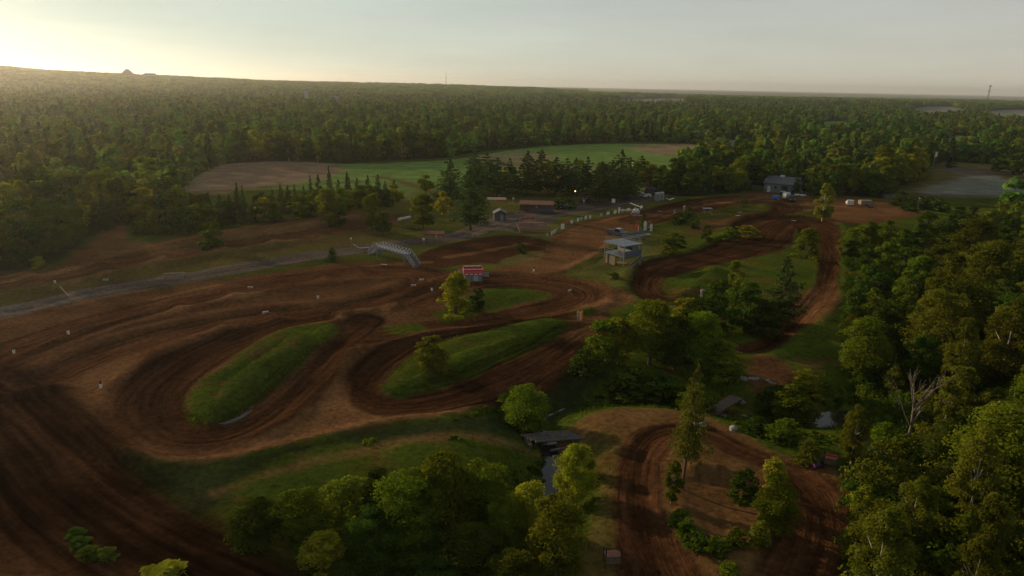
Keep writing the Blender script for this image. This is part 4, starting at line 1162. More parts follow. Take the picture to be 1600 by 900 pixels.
# ---------------------------------------------------------------- building blocks for made things
class MB:
    def __init__(self):
        self.v = []; self.f = []
    def box(self, c, s, rz=0.0, rx=0.0, ry=0.0):
        m = Matrix.Translation(c) @ Matrix.Rotation(rz, 4, 'Z') @ Matrix.Rotation(ry, 4, 'Y') @ Matrix.Rotation(rx, 4, 'X')
        o = len(self.v); x, y, z = s[0] / 2, s[1] / 2, s[2] / 2
        for q in ((-x, -y, -z), (x, -y, -z), (x, y, -z), (-x, y, -z), (-x, -y, z), (x, -y, z), (x, y, z), (-x, y, z)):
            self.v.append(tuple(m @ Vector(q)))
        self.f += [tuple(i + o for i in q) for q in ((0, 3, 2, 1), (4, 5, 6, 7), (0, 1, 5, 4), (1, 2, 6, 5), (2, 3, 7, 6), (3, 0, 4, 7))]
        return self
    def tube(self, pts, r, n=7, r2=None):
        rad = [r + ((r2 if r2 is not None else r) - r) * i / max(1, len(pts) - 1) for i in range(len(pts))]
        v, f = tube(pts, rad, n); o = len(self.v)
        self.v += [tuple(q) for q in v]; self.f += [tuple(i + o for i in q) for q in f]
        k = len(pts)
        self.f.append(tuple(o + i for i in range(n))[::-1]); self.f.append(tuple(o + (k - 1) * n + i for i in range(n)))
        return self
    def bar(self, a, b, t, t2=None):
        a = Vector(a); b = Vector(b); d = b - a
        L = d.length
        q = d.to_track_quat('X', 'Z').to_matrix().to_4x4()
        m = Matrix.Translation((a + b) / 2) @ q
        o = len(self.v); x, y, z = L / 2, t / 2, (t2 or t) / 2
        for p in ((-x, -y, -z), (x, -y, -z), (x, y, -z), (-x, y, -z), (-x, -y, z), (x, -y, z), (x, y, z), (-x, y, z)):
            self.v.append(tuple(m @ Vector(p)))
        self.f += [tuple(i + o for i in p) for p in ((0, 3, 2, 1), (4, 5, 6, 7), (0, 1, 5, 4), (1, 2, 6, 5), (2, 3, 7, 6), (3, 0, 4, 7))]
        return self
    def poly(self, pts, faces):
        o = len(self.v); self.v += [tuple(p) for p in pts]; self.f += [tuple(i + o for i in q) for q in faces]
        return self
    def prism(self, outline, axis, a, b):
        """outline in the two other axes, extruded along axis from a to b"""
        def pt(p, t):
            return (t, p[0], p[1]) if axis == 'x' else (p[0], t, p[1]) if axis == 'y' else (p[0], p[1], t)
        n = len(outline); o = len(self.v)
        self.v += [pt(p, a) for p in outline] + [pt(p, b) for p in outline]
        self.f += [tuple(o + i for i in range(n))[::-1], tuple(o + n + i for i in range(n))]
        self.f += [(o + i, o + (i + 1) % n, o + n + (i + 1) % n, o + n + i) for i in range(n)]
        return self
    def ball(self, c, r, n=8):
        o = len(self.v); rx, ry, rz = r if isinstance(r, tuple) else (r, r, r); k = n // 2 + 1
        for i in range(k + 1):
            t = math.pi * i / k
            for j in range(n):
                w = 2 * math.pi * j / n
                self.v.append((c[0] + rx * math.sin(t) * math.cos(w), c[1] + ry * math.sin(t) * math.sin(w), c[2] + rz * math.cos(t)))
        for i in range(k):
            for j in range(n):
                self.f.append((o + i * n + j, o + i * n + (j + 1) % n, o + (i + 1) * n + (j + 1) % n, o + (i + 1) * n + j))
        return self
    def mesh(self, name, mat, smooth=False):
        me = bpy.data.meshes.new(name); me.from_pydata(self.v, [], self.f); me.update()
        bm = bmesh.new(); bm.from_mesh(me); bmesh.ops.remove_doubles(bm, verts=bm.verts, dist=1e-5); bmesh.ops.recalc_face_normals(bm, faces=bm.faces); bm.to_mesh(me); bm.free()
        if smooth:
            for p in me.polygons: p.use_smooth = True
        me.materials.append(mat)
        return me
    def build(self, name, mat, parent=None, smooth=False):
        return link(bpy.data.objects.new(name, self.mesh(name, mat, smooth)), parent)

def thing(name, label, cat, P, rz=0.0, group=None, scale=1.0):
    e = bpy.data.objects.new(name, None); e.empty_display_size = 0.3
    e.location = P; e.rotation_euler = (0, 0, rz); e.scale = (scale,) * 3
    e["label"] = label; e["category"] = cat
    if group: e["group"] = group
    return link(e)
def copy_tree(o, parent=None):
    c = o.copy(); link(c, None)
    if parent: c.parent = parent
    for ch in list(o.children): copy_tree(ch, c)
    return c
def bearing(a, b):
    return math.atan2(b[1] - a[1], b[0] - a[0])
def mpp(P):
    return depth(P) / FPX

WHITE = new_mat("white_paint", (0.50, 0.49, 0.47), 0.5, 0.12, 2)
WHITE_D = new_mat("white_plastic", (0.28, 0.28, 0.275), 0.6, 0.2, 1.2)
BLUEGREY = new_mat("blue_grey_steel", (0.075, 0.095, 0.13), 0.45, 0.2, 1.5, 0.5)
BRIDGE = new_mat("pale_blue_steel", (0.085, 0.10, 0.165), 0.5, 0.15, 2, 0.5)
GREYSID = new_mat("grey_siding", (0.15, 0.162, 0.172), 0.7, 0.12, 0.8)
DARKROOF = new_mat("dark_grey_roof", (0.075, 0.08, 0.092), 0.6, 0.15, 1)
GREYWALL = new_mat("grey_wall", (0.075, 0.068, 0.068), 0.8, 0.15, 1)
BLACK = new_mat("black", (0.015, 0.015, 0.017), 0.5)
RED = new_mat("red_paint", (0.42, 0.025, 0.03), 0.5, 0.15, 1.5)
RUST = new_mat("rusty_red_roof", (0.13, 0.04, 0.022), 0.75, 0.25, 1.5)
WOOD = new_mat("weathered_wood", (0.10, 0.072, 0.056), 0.85, 0.35, 3, 0.2, bump=.3)
WOOD_P = new_mat("pale_grey_log", (0.115, 0.098, 0.088), 0.85, 0.3, 3, 0.2, bump=.3)
WOOD_R = new_mat("red_brown_wood", (0.19, 0.085, 0.06), 0.85, 0.3, 3)
TANP = new_mat("tan_panel", (0.13, 0.095, 0.065), 0.8, 0.15, 1)
STEEL = new_mat("galvanised_steel", (0.17, 0.175, 0.18), 0.4, 0.1, 2, 0.5, 0.6)
GLASS = new_mat("dark_glass", (0.02, 0.025, 0.03), 0.08, spec=0.6)
BLUE = new_mat("blue_tarp", (0.05, 0.10, 0.32), 0.55, 0.2, 2)
PINK = new_mat("pale_red_lettering_ground", (0.50, 0.12, 0.13), 0.6)
ORANGE = new_mat("orange_cloth", (0.55, 0.22, 0.08), 0.8)
SKIN = new_mat("skin", (0.38, 0.22, 0.16), 0.6)
STONE = new_mat("pale_stone", (0.2, 0.185, 0.165), 0.9, 0.3, 2, bump=.5)
TYRE = new_mat("rubber", (0.02, 0.02, 0.02), 0.85)
REDF = new_mat("red_flag_cloth", (0.65, 0.06, 0.03), 0.8)
CANVAS = new_mat("tan_canvas", (0.17, 0.14, 0.115), 0.85, 0.1, 1)
LAMP = bpy.data.materials.new("lit_lamp"); LAMP.use_nodes = True
LAMP.node_tree.nodes["Principled BSDF"].inputs["Emission Color"].default_value = (1, .62, .2, 1)
LAMP.node_tree.nodes["Principled BSDF"].inputs["Emission Strength"].default_value = 2.5

# ---------------------------------------------------------------- water
wm = bpy.data.materials.new("still_water"); wm.use_nodes = True
wb = wm.node_tree.nodes["Principled BSDF"]
wb.inputs["Base Color"].default_value = (0.012, 0.013, 0.013, 1); wb.inputs["Roughness"].default_value = 0.06; wb.inputs["Specular IOR Level"].default_value = 0.5; wb.inputs["IOR"].default_value = 1.33
wn = wm.node_tree.nodes.new("ShaderNodeTexNoise"); wn.inputs["Scale"].default_value = 2.0
wp = wm.node_tree.nodes.new("ShaderNodeBump"); wp.inputs["Strength"].default_value = 0.015
wm.node_tree.links.new(wn.outputs["Fac"], wp.inputs["Height"]); wm.node_tree.links.new(wp.outputs[0], wb.inputs["Normal"])
wv = []; wf = []
seg = CRK
for i in range(len(seg)):
    a = seg[max(0, i - 1)]; b = seg[min(len(seg) - 1, i + 1)]
    d = (b - a) / (np.linalg.norm(b - a) + 1e-9); n_ = np.array([-d[1], d[0]])
    px_, py_ = proj((seg[i][0], seg[i][1], -2.2))
    hw_ = (0.85 if py_ > 672 else 0.06) + 2.6 * math.exp(-((px_ - 1283) / 30) ** 2) + 0.1 * math.sin(i * 1.7)
    wv += [(*(seg[i] + n_ * hw_), -2.28), (*(seg[i] - n_ * hw_), -2.28)]
    if i: wf.append((2 * i - 2, 2 * i - 1, 2 * i + 1, 2 * i))
me = bpy.data.meshes.new("creek_water"); me.from_pydata(wv, [], wf); me.materials.append(wm)
o = link(bpy.data.objects.new("creek_water", me)); o["kind"] = "structure"

pd = [G(a, b) for a, b in ((340, 662), (356, 658), (374, 651), (388, 641), (396, 634), (394, 642), (380, 653), (364, 661), (350, 664))]
me = bpy.data.meshes.new('puddle'); me.from_pydata([(p.x, p.y, p.z + .035) for p in pd], [], [tuple(range(len(pd)))]); wet = new_mat('wet_mud', (.035, .025, .018), .4, spec=.2)
me.materials.append(wet)
o = link(bpy.data.objects.new('puddle', me)); o['kind'] = 'structure'

# ---------------------------------------------------------------- footbridge over the start straight
A = G(592, 400); B = G(638, 413)
L = math.hypot(B.x - A.x, B.y - A.y); rz = bearing(A, B)
fb = thing('footbridge', 'arched pale blue steel footbridge with truss sides over the dirt straight', 'bridge', A, rz)
zd = 2.05; wdt = 1.5
MB().box((L / 2, 0, zd - .08), (L, wdt, .16)).build('deck', BRIDGE, fb)
for s in (-1, 1):
    y = s * (wdt / 2 - .04)
    tr = MB(); nb = 9
    tr.bar((0, y, zd + .8), (L, y, zd + .8), .08); tr.bar((0, y, zd + .06), (L, y, zd + .06), .1)
    tr.build('truss_chords', BRIDGE, fb)
    for k in range(nb):
        x0 = L * k / nb; x1 = L * (k + 1) / nb; xm = (x0 + x1) / 2
        d = MB().bar((x0, y, zd + .08), (xm, y, zd + .78), .05).bar((xm, y, zd + .78), (x1, y, zd + .08), .05)
        d.build('truss_brace', WHITE, fb)
    # stairs at both ends, with their side rails
    for (x0, dx) in ((0, -1), (L, 1)):
        run = 2.6
        st = MB().bar((x0, y, zd - .1), (x0 + dx * run, y, .05), .12, .26); st.build('stair_stringer', BRIDGE, fb)
        rl = MB().bar((x0, y, zd + .8), (x0 + dx * run, y, .8), .07)
        for q in (0.3, .65, 1.0):
            rl.bar((x0 + dx * run * q, y, zd * (1 - q) + .05), (x0 + dx * run * q, y, zd * (1 - q) + .8), .05)
        rl.build('stair_rail', WHITE_D, fb)
for (x0, dx) in ((0, -1), (L, 1)):
    for k in range(8):
        q = (k + .5) / 8
        MB().box((x0 + dx * 2.6 * q, 0, zd * (1 - q)), (.3, wdt - .2, .06)).build('tread', BRIDGE, fb)
for x in (.3, L - .3):
    for s in (-1, 1):
        MB().box((x, s * (wdt / 2 - .1), zd / 2 - .2), (.14, .14, zd + .2)).build('post', BRIDGE, fb)

# white bent rail and small lamp left of the bridge
P = G(552, 391); Q = G(577, 393)
r_ = thing('barrier_rail', 'thin white bent rail left of the footbridge', 'rail', P, bearing(P, Q))
Lr = math.hypot(Q.x - P.x, Q.y - P.y)
MB().tube([(0, 0, 1.25), (Lr * .42, 0, .55), (Lr, 0, .85)], .06).build('rail', WHITE, r_)
for x, z in ((0.05, 1.25), (Lr * .42, .55), (Lr - .05, .85)): MB().tube([(x, 0, -.2), (x, 0, z)], .05).build('post', STEEL, r_)
P = G(549, 388)
lp = thing('lamp_post', 'thin post with a white ball lamp left of the footbridge', 'lamp post', P)
MB().tube([(0, 0, -.2), (0, 0, 1.9)], .05).build('post', STEEL, lp)
MB().ball((0.0, 0, 2.05), .2).build('lamp_head', WHITE, lp, True)

# ---------------------------------------------------------------- red and white commentary booth
P = G(739, 437); rz = math.radians(8); 
bt = thing('announcer_booth', 'red and white booth with open roof deck beside the infield', 'booth', P, rz)
MB().box((0, 0, .75), (3.0, 2.2, 1.6)).build('wall', GREYSID, bt)
MB().box((0, 0, 1.62), (3.3, 2.5, .12)).build('roof_deck', WHITE_D, bt)
def fascia(c, s, nm='fascia'):
    return MB().box(c, s).build(nm, RED, bt)
f1 = fascia((0, -1.28, 1.62), (3.4, .08, .95))
MB().box((0, -1.327, 1.70), (3.3, .012, .26)).build('sign_band', PINK, f1)
for k in range(4):
    MB().box((-1.2 + .8 * k, -1.327, 1.32), (.56, .012, .2)).build('lettering', WHITE, f1)
fascia((-1.66, 0, 1.62), (.08, 2.48, .95)); fascia((1.66, 0, 1.62), (.08, 2.48, .95)); 
f2 = fascia((0, 1.28, 1.62), (3.4, .08, .95))
for k in range(3): MB().box((-1 + 1.0 * k, 1.20, 2.17), (.8, .06, .16)).build('name_plate', WHITE, bt)
for s in (-1, 1):
    MB().bar((-1.66, s * 1.28, 2.2), (1.66, s * 1.28, 2.2), .05).build('rail', WHITE, bt)
MB().box((-2.15, .7, 1.25), (.75, .06, .9), rz=.25).build('awning_flap', WHITE_D, bt)
MB().box((2.25, .25, .85), (1.15, .07, .8), rz=-.3).build('awning_flap', WHITE_D, bt)
MB().box((.4, -1.105, .62), (.8, .02, 1.2)).build('door', WHITE_D, bt)

# ---------------------------------------------------------------- grey lookout tower by the start
c1, c2, c3 = G(944, 411), G(974, 417), G(1000, 406)
rz = bearing(c1, c2); P = (c1 + c2) / 2
tw = thing('lookout_tower', 'grey two-storey lookout tower with flat roof deck beside the start gate', 'tower', P, rz)
w_ = math.hypot(c2.x - c1.x, c2.y - c1.y); dp = 4.4
z1, z2 = 2.0, 4.1
MB().box((0, dp / 2, z2), (w_ + .5, dp + .4, .22)).build('roof', BLUEGREY, tw)
MB().box((0, dp / 2, z1), (w_ + .2, dp + .2, .18)).build('deck', BLUEGREY, tw)
for x in (-w_ / 2, w_ / 2):
    for y in (0, dp):
        MB().box((x, y, z2 / 2 - .15), (.13, .13, z2 + .1)).build('post', STEEL, tw)
MB().box((-w_ / 4, .3, .8), (w_ / 2, .08, 1.9)).build('lower_panel', TANP, tw)
MB().box((0, dp - .05, z1 + .55), (w_, .08, 1.0)).build('side_panel', BLUEGREY, tw)
MB().box((w_ / 2 - .03, dp / 2, z1 + .55), (.08, dp - .4, 1.0)).build('side_panel', BLUEGREY, tw)
MB().box((0.0, dp * .8, z1 + .95), (w_ * .8, dp * .3, 1.6)).build('cabin', GREYSID, tw)
MB().box((0.1, dp * .65 - .01, z1 + 1.15), (w_ * .6, .03, .6)).build('window', GLASS, tw)
rl = MB()
for z in (.55, 1.0):
    rl.bar((-w_ / 2, 0, z1 + z), (w_ / 2, 0, z1 + z), .05).bar((-w_ / 2, 0, z1 + z), (-w_ / 2, dp, z1 + z), .05)
rl.build('deck_rail', STEEL, tw)
rr_ = MB()
for z in (.5, .95):
    for a, b in (((-w_ / 2, 0), (w_ / 2, 0)), ((w_ / 2, 0), (w_ / 2, dp)), ((w_ / 2, dp), (-w_ / 2, dp)), ((-w_ / 2, dp), (-w_ / 2, 0))):
        rr_.bar((*a, z2 + z), (*b, z2 + z), .045)
for x in (-w_ / 2, 0, w_ / 2):
    for y in (0, dp):
        rr_.bar((x, y, z2 + .1), (x, y, z2 + .97), .045)
rr_.build('roof_rail', STEEL, tw)
sr = MB().bar((w_ / 2 + .6, .3, 0), (w_ / 2 + .6, dp - .4, z1), .1, .22).bar((w_ / 2 + 1.4, .3, 0), (w_ / 2 + 1.4, dp - .4, z1), .1, .22)
sr.build('stair_stringers', STEEL, tw)
for k in range(8):
    MB().box((w_ / 2 + 1.0, .5 + (dp - 1) * k / 7, .15 + (z1 - .2) * k / 7), (.75, .28, .05)).build('tread', STEEL, tw)
MB().bar((w_ / 2 + 1.42, .3, 1.0), (w_ / 2 + 1.42, dp - .4, z1 + 1.0), .05).build('stair_rail', WHITE_D, tw)
# round table with a parasol-like top in front of the tower, and long poles lying beside it
P = G(972, 418)
tb = thing('table', 'small round pale table on one leg in front of the lookout tower', 'table', P)
MB().tube([(0, 0, .9), (0, 0, .98)], 1.0, 14).build('top', WOOD_P, tb); MB().tube([(0, 0, -.1), (0, 0, .92)], .08).build('leg', WOOD_P, tb)
for a, b, lab in (((951, 413), (968, 402), 'long pale pole leaning in front of the lookout tower'), ((916, 409), (932, 397), 'long pale pole lying on the grass left of the lookout tower')):
    P = G(*a); Q = G(*b)
    pl = thing('pole', lab, 'pole', P); v = Q - P
    MB().tube([(0, 0, .1), (v.x, v.y, v.z + (1.3 if a[0] > 930 else .12))], .06).build('shaft', WOOD_P, pl)
# start platform behind the tower
P = G(978, 378); Q = G(1014, 371)
sp = thing('start_gate', 'low grey starting platform stretching right behind the lookout tower', 'platform', P, bearing(P, Q))
Ls = math.hypot(Q.x - P.x, Q.y - P.y)
MB().box((Ls / 2, 0, .75), (Ls, 1.5, .12)).build('platform', STEEL, sp)
for k in range(5):
    MB().box((Ls * (k + .1) / 4.2, -.6, .3), (.1, .1, .9)).build('post', STEEL, sp)
MB().box((Ls / 2, .76, 1.25), (Ls, .06, .7)).build('back_panel', BLUEGREY, sp)
P = G(964, 368)
bx = thing('pickup_truck', 'grey pickup truck parked just behind the lookout tower', 'truck', P, rz + .3)
MB().box((0, 0, .75), (4.6, 1.8, .6)).build('body', BLUEGREY, bx)
MB().prism([(-.3, 1.05), (1.2, 1.05), (.85, 1.65), (-.15, 1.65)], 'y', -.8, .8).build('cab', GLASS, bx)
MB().box((.35, 0, 1.69), (1.0, 1.5, .07)).build('cab_roof', WHITE_D, bx)
MB().box((-1.45, 0, 1.12), (1.6, 1.7, .14)).build('tonneau', BLACK, bx)
def wheels(parent, xs, ys, r=.36):
    for x in xs:
        for y in ys:
            w = MB().tube([(x, y - .1, r), (x, y + .1, r)], r, 12).build('wheel', TYRE, parent)
            MB().tube([(x, y - .11, r), (x, y + .11, r)], r * .5, 10).build('rim', STEEL, w)
wheels(bx, (-1.4, 1.45), (-.82, .82))

# ---------------------------------------------------------------- helicopter
P = G(992.5, 336.5)
rzh = math.radians(18)
he = thing('helicopter', 'small white helicopter with dark cockpit parked beside the banner fence', 'helicopter', P, rzh)
MB().ball((0.3, 0, 1.15), (1.25, .75, .72), 12).build('cabin', WHITE, he, True)
MB().ball((.72, 0, 1.22), (.95, .68, .62), 12).build('canopy', GLASS, he, True)
MB().tube([(-.6, 0, 1.35), (-2.6, 0, 1.5), (-4.6, 0, 1.6)], .2, 8, .08).build('tail_boom', WHITE, he, True)
MB().prism([(-4.9, 1.4), (-4.5, 1.4), (-4.55, 2.3), (-4.95, 2.4)], 'y', -.03, .03).prism([(-4.9, 1.5), (-4.6, 1.5), (-4.8, .7), (-4.95, .7)], 'y', -.03, .03).build('tail_fin', WHITE, he)
MB().bar((-4.85, .1, 1.1), (-4.85, .1, 2.1), .06, .1).build('tail_rotor', WHITE, he)
MB().box((0, 0, 1.95), (.5, .2, .5)).tube([(0, 0, 1.9), (0, 0, 2.75)], .07).build('mast', STEEL, he)
MB().box((0, 0, 2.75), (.2, 7.6, .05), rz=math.radians(35 - 18 - 20)).build('main_rotor', WHITE, he)
for s in (-1, 1):
    sk = MB().tube([(-1.3, s * .95, .08), (1.3, s * .95, .08), (1.75, s * .95, .22)], .05)
    sk.tube([(-.7, s * .5, .7), (-.75, s * .95, .1)], .04).tube([(.8, s * .5, .7), (.85, s * .95, .1)], .04)
    sk.build('skid', WHITE, he)

# ---------------------------------------------------------------- flags, banners, sign boards
for x, y, m, lab in ((997, 367, REDF, 'red feather flag with white edge beside the start gate'), (1010, 362, WHITE, 'tall white feather flag right of the red flag'), (1019, 363, WHITE, 'smaller white flag at the right end of the start gate')):
    P = G(x, y); s = 1.0 if x < 1015 else .8
    fg = thing('feather_flag', lab, 'flag', P, math.radians(10), scale=s)
    MB().tube([(0, 0, -.2), (0, 0, 1.8), (-.12, 0, 2.3), (-.5, 0, 2.65)], .03).build('pole', WHITE_D, fg)
    n = 6; pts_ = []
    for k in range(n + 1):
        z = .45 + 2.1 * k / n; xo = 0 if z < 1.8 else -.12 * (z - 1.8) / .5
        pts_ += [(xo, .02 * math.sin(k), z), (xo - .75 + .12 * math.sin(k * 1.3) + .25 * (k == n), .1 * math.sin(k * 1.1), z - .15 + .2 * (k == n))]
    MB().poly(pts_ + [(p[0], p[1] + .02, p[2]) for p in pts_], [(2 * k, 2 * k + 1, 2 * k + 3, 2 * k + 2) for k in range(n)] + [(14 + 2 * k + 2, 14 + 2 * k + 3, 14 + 2 * k + 1, 14 + 2 * k) for k in range(n)]).build('cloth', m, fg)
    if m is REDF:
        MB().box((-.06, -.02, 1.3), (.16, .05, 1.5)).build('white_edge', WHITE, fg)
# banner boards along the fence of the start straight
BN = [(855, 371, 'lowest'), (862, 368, 0), (866, 365.5, 0), (869, 362.5, 0), (893, 350, 0), (903, 346.5, 0), (908, 345, 0), (915, 343.5, 0), (922, 342, 0), (939, 339, 0), (950, 336.5, 0), (961, 334.5, 0), (972, 332.5, 0), (982, 330.5, 0), (1002, 326.5, 0)]
def board(P, rz, w, h, label, group=None, mat=WHITE):
    e = thing('banner_board', label, 'banner', P, rz, group)
    MB().box((0, 0, h / 2 + .15), (w, .06, h)).build('panel', mat, e)
    for s in (-1, 1): MB().box((s * (w / 2 - .06), .06, h / 2), (.06, .06, h + .4)).build('post', WOOD, e)
    return e
for i, (x, y, q) in enumerate(BN):
    P = G(x, y); Q = G(x + 10, y - (2.2 if x > 890 else 6))
    w = 1.15 if x < 880 else 1.0 if x < 925 else 1.35
    board(P, bearing(P, Q), w, .8, 'white banner board in the fence line along the start straight', 'banner boards along the start straight', WHITE if i % 3 else WHITE_D)
P = G(879, 359); e = board(P, .3, .8, 1.3, 'taller white board under a red sign beside the banner fence')
P = G(884, 353.5); e = thing('sign_board', 'red sign with two planks beside the white banners', 'sign', P, .2)
for z in (.7, 1.05): MB().box((0, 0, z), (1.5, .06, .22)).build('plank', RED, e)
for s in (-.6, .6): MB().box((s, .06, .6), (.07, .07, 1.4)).build('post', BLACK, e)
P = G(958, 324); e = thing('sign_board', 'square white notice on two thin legs among the pines', 'sign', P, .1)
MB().box((0, 0, 1.9), (1.0, .06, 1.1)).build('panel', WHITE, e)
for s in (-.4, .4): MB().box((s, .05, .7), (.06, .06, 1.8)).build('leg', RUST, e)

# ---------------------------------------------------------------- sheds and shelters
def gable_hut(P, rz, w, d, h, rise, wall, roof, label, cat='hut', name='hut', over=.3):
    e = thing(name, label, cat, P, rz)
    MB().prism([(-w / 2, -.3), (w / 2, -.3), (w / 2, h), (0, h + rise), (-w / 2, h)], 'y', -d / 2, d / 2).build('wall', wall, e)
    for s in (-1, 1):
        a = math.atan2(rise, w / 2); L_ = math.hypot(rise, w / 2) + over
        MB().box((s * (w / 4 + over * .5 * math.cos(a)), 0, h + rise / 2 - over * .5 * math.sin(a) + .07), (L_, d + 2 * over, .09), ry=s * a).build('roof', roof, e)
    return e
hu = gable_hut(G(781, 344), math.radians(4), 3.0, 3.2, 2.0, .75, GREYWALL, DARKROOF, 'small grey gabled hut beside the gravel road')
MB().box((-1.52, -1.3, 1.0), (.06, .35, 1.9)).build('door_post', WHITE, hu)
MB().box((.4, -1.62, .85), (.8, .03, 1.7)).build('door', GREYSID, hu)
def shelter(P, rz, w, d, h, roof, label, slope=.25, legs=4, name='shelter', wallm=None):
    e = thing(name, label, 'shelter', P, rz)
    MB().box((0, 0, h), (w, d, .12), rx=slope).build('roof', roof, e)
    n = legs // 2
    for k in range(n):
        x = -w / 2 + .2 + (w - .4) * k / (n - 1)
        for y in (-d / 2 + .2, d / 2 - .2):
            hh = h + y * math.tan(slope)
            MB().box((x, y, hh / 2 - .15), (.12, .12, hh + .2)).build('post', WOOD, e)
    if wallm:
        MB().box((0, d / 2 - .1, h / 2), (w - .2, .08, h * .95)).build('back_wall', wallm, e)
    return e
s1 = shelter(G(776, 325), math.radians(6), 5.2, 2.6, 2.6, CANVAS, 'open shelter with pale roof edge and red board behind the grey hut', .12)
MB().box((.9, -1.32, 2.2), (2.2, .05, .45)).build('red_board', RED, s1)
s2 = shelter(G(838, 331), math.radians(-2), 9.2, 3.2, 2.5, RUST, 'long dark shed with a pale roof edge behind the bleachers', .16, 8, 'shed', WOOD_R)
MB().box((0, -1.72, 2.22), (9.3, .1, .22)).build('roof_edge', CANVAS, s2)
MB().box((1.2, -1.2, .7), (6.2, .1, 1.3)).build('front_wall', GREYWALL, s2)
s3 = shelter(G(678, 376), math.radians(8), 4.6, 2.0, 1.75, RUST, 'small red-roofed shelter on posts beside the gravel road', .2, 6)
MB().box((.2, 0, .45), (3.4, .5, .08)).build('bench', WOOD, s3)
# wooden bleachers: every tread is a plank
P = G(833, 362); bl = thing('bleachers', 'reddish wooden bleachers facing the start straight', 'bleachers', P, math.radians(14))
for k in range(7):
    for j in range(2):
        MB().box((0, -1.5 + .62 * k + .3 * j, .25 + .24 * k), (7.2, .27, .05)).build('plank', WOOD_R, bl)
for x in (-3.4, 0, 3.4):
    MB().bar((x, -1.7, .05), (x, 2.6, 1.72), .1, .16).bar((x, 2.5, -.2), (x, 2.5, 1.7), .1).bar((x, .5, -.2), (x, .5, .95), .1).build('frame', WOOD, bl)
P = G(272, 436); b2 = thing('bleachers', 'small grey slatted bench stand on the grass strip left of the gravel road', 'bleachers', P, math.radians(12))
for k in range(4):
    MB().box((0, -.8 + .5 * k, .2 + .22 * k), (3.6, .3, .05)).build('plank', WOOD_P, b2)
for x in (-1.6, 1.6): MB().bar((x, -.9, .05), (x, 1.0, .85), .08, .12).bar((x, .8, -.2), (x, .8, .8), .08).build('frame', WOOD, b2)
P = G(108, 464); Q = G(94, 450); pl = thing('pole', 'thin pale pole lying on the grass beside the far left gravel road', 'pole', P); v = Q - P
MB().tube([(0, 0, .1), (v.x, v.y, v.z + .3)], .05).build('shaft', WOOD_P, pl)
P = G(824, 352); sw = thing('frame_rack', 'thin red frame standing on the back of the bleachers', 'frame', P + Vector((0, 0, 1.2)), math.radians(8))
for x in (-1.9, -.6, .6, 1.9): MB().box((x, 0, .1), (.08, .08, 2.5)).build('post', RED, sw)
MB().box((0, 0, 1.35), (3.9, .09, .09)).build('top_rail', RED, sw)
P = G(632, 343); br = thing('barrier', 'long white low barrier shining behind the trees', 'barrier', P, bearing(G(622, 344), G(642, 340.5)))
MB().box((0, 0, .35), (4.6, .3, .5)).build('beam', WHITE, br)
for s in (-1.8, 1.8): MB().box((s, 0, .05), (.25, .5, .4)).build('foot', WHITE_D, br)
P = G(897, 322); st = thing('street_lamp', 'lit street lamp beside the camp pines', 'street lamp', P)
MB().tube([(0, 0, -.3), (0, 0, 4.2), (.1, -.3, 4.35)], .07).build('post', WOOD, st)
MB().ball((.12, -.42, 4.3), .2).build('lamp_head', LAMP, st, True)
P = G(1433, 329); st = thing('street_lamp', 'unlit pale light pole at the corner of the paddock', 'light pole', P)
MB().tube([(0, 0, -.3), (.12, 0, 3.6)], .07).build('post', WOOD_P, st); MB().box((.2, -.15, 3.6), (.3, .5, .12)).build('lamp_head', WHITE_D, st)
P = G(1458, 262); st = thing('flag_pole', 'white post with narrow banner at the corner of the gravel lot', 'pole', P)
MB().tube([(0, 0, -.3), (0, 0, 7.5)], .12).build('post', WHITE_D, st); MB().box((.5, 0, 6.0), (.8, .05, 2.2)).build('banner', WHITE, st)

# ---------------------------------------------------------------- grey garage and its yard
g1, g2, g3 = G(1193, 299), G(1242, 304), G(1259, 297)
rz = bearing(g1, g2); gw = math.hypot(g2.x - g1.x, g2.y - g1.y); gd = 9.0; gh = 3.0
ga = thing('garage', 'grey metal garage with dark roof and open dark doorway behind the paddock', 'garage', (g1 + g2) / 2, rz)
MB().prism([(0, -.4), (gd, -.4), (gd, gh), (gd / 2, gh + 1.9), (0, gh)], 'x', -gw / 2, gw / 2).build('wall', GREYSID, ga)
a = math.atan2(1.9, gd / 2); Lr = math.hypot(1.9, gd / 2) + .5
for s in (-1, 1):
    MB().box((0, gd / 2 + s * (gd / 4 + .25 * math.cos(a)), gh + .95 - .25 * math.sin(a) + .1), (gw + .7, Lr, .12), rx=-s * a).build('roof', DARKROOF, ga)
nrib = 14
for k in range(nrib):
    MB().box((-gw / 2 + gw * (k + .5) / nrib, gd / 4 - .25 * math.cos(a), gh + .95 - .25 * math.sin(a) + .17), (.08, Lr, .05), rx=a).build('roof_rib', DARKROOF, ga)
MB().box((gw * .16, -.03, 1.2), (gw * .2, .08, 2.5)).build('doorway', BLACK, ga)
MB().box((-gw * .34, -.03, 1.0), (.95, .08, 2.0)).build('door', WHITE, ga)
MB().box((-gw * .13, -.03, 1.75), (.7, .08, .7)).build('window', GLASS, ga)
MB().box((-gw * .46, -.03, .6), (.5, .08, .6)).build('vent', BLACK, ga)
MB().box((-gw * .05, gd / 2, gh + 2.05), (1.3, .9, .7)).build('roof_vent', WHITE, ga)
P = G(1168, 293); an = thing('shed', 'low grey container shed left of the garage', 'shed', P, rz)
MB().box((0, 0, 1.1), (3.2, 2.4, 2.4)).build('wall', GREYWALL, an); MB().box((0, 0, 2.36), (3.4, 2.6, .12)).build('roof', STEEL, an); MB().box((.5, -1.22, .9), (.9, .04, 1.8)).build('door', GREYSID, an)
P = G(1184, 297); an = thing('wall', 'low grey wall joining the shed and the garage', 'wall', P, rz); an["kind"] = 'thing'
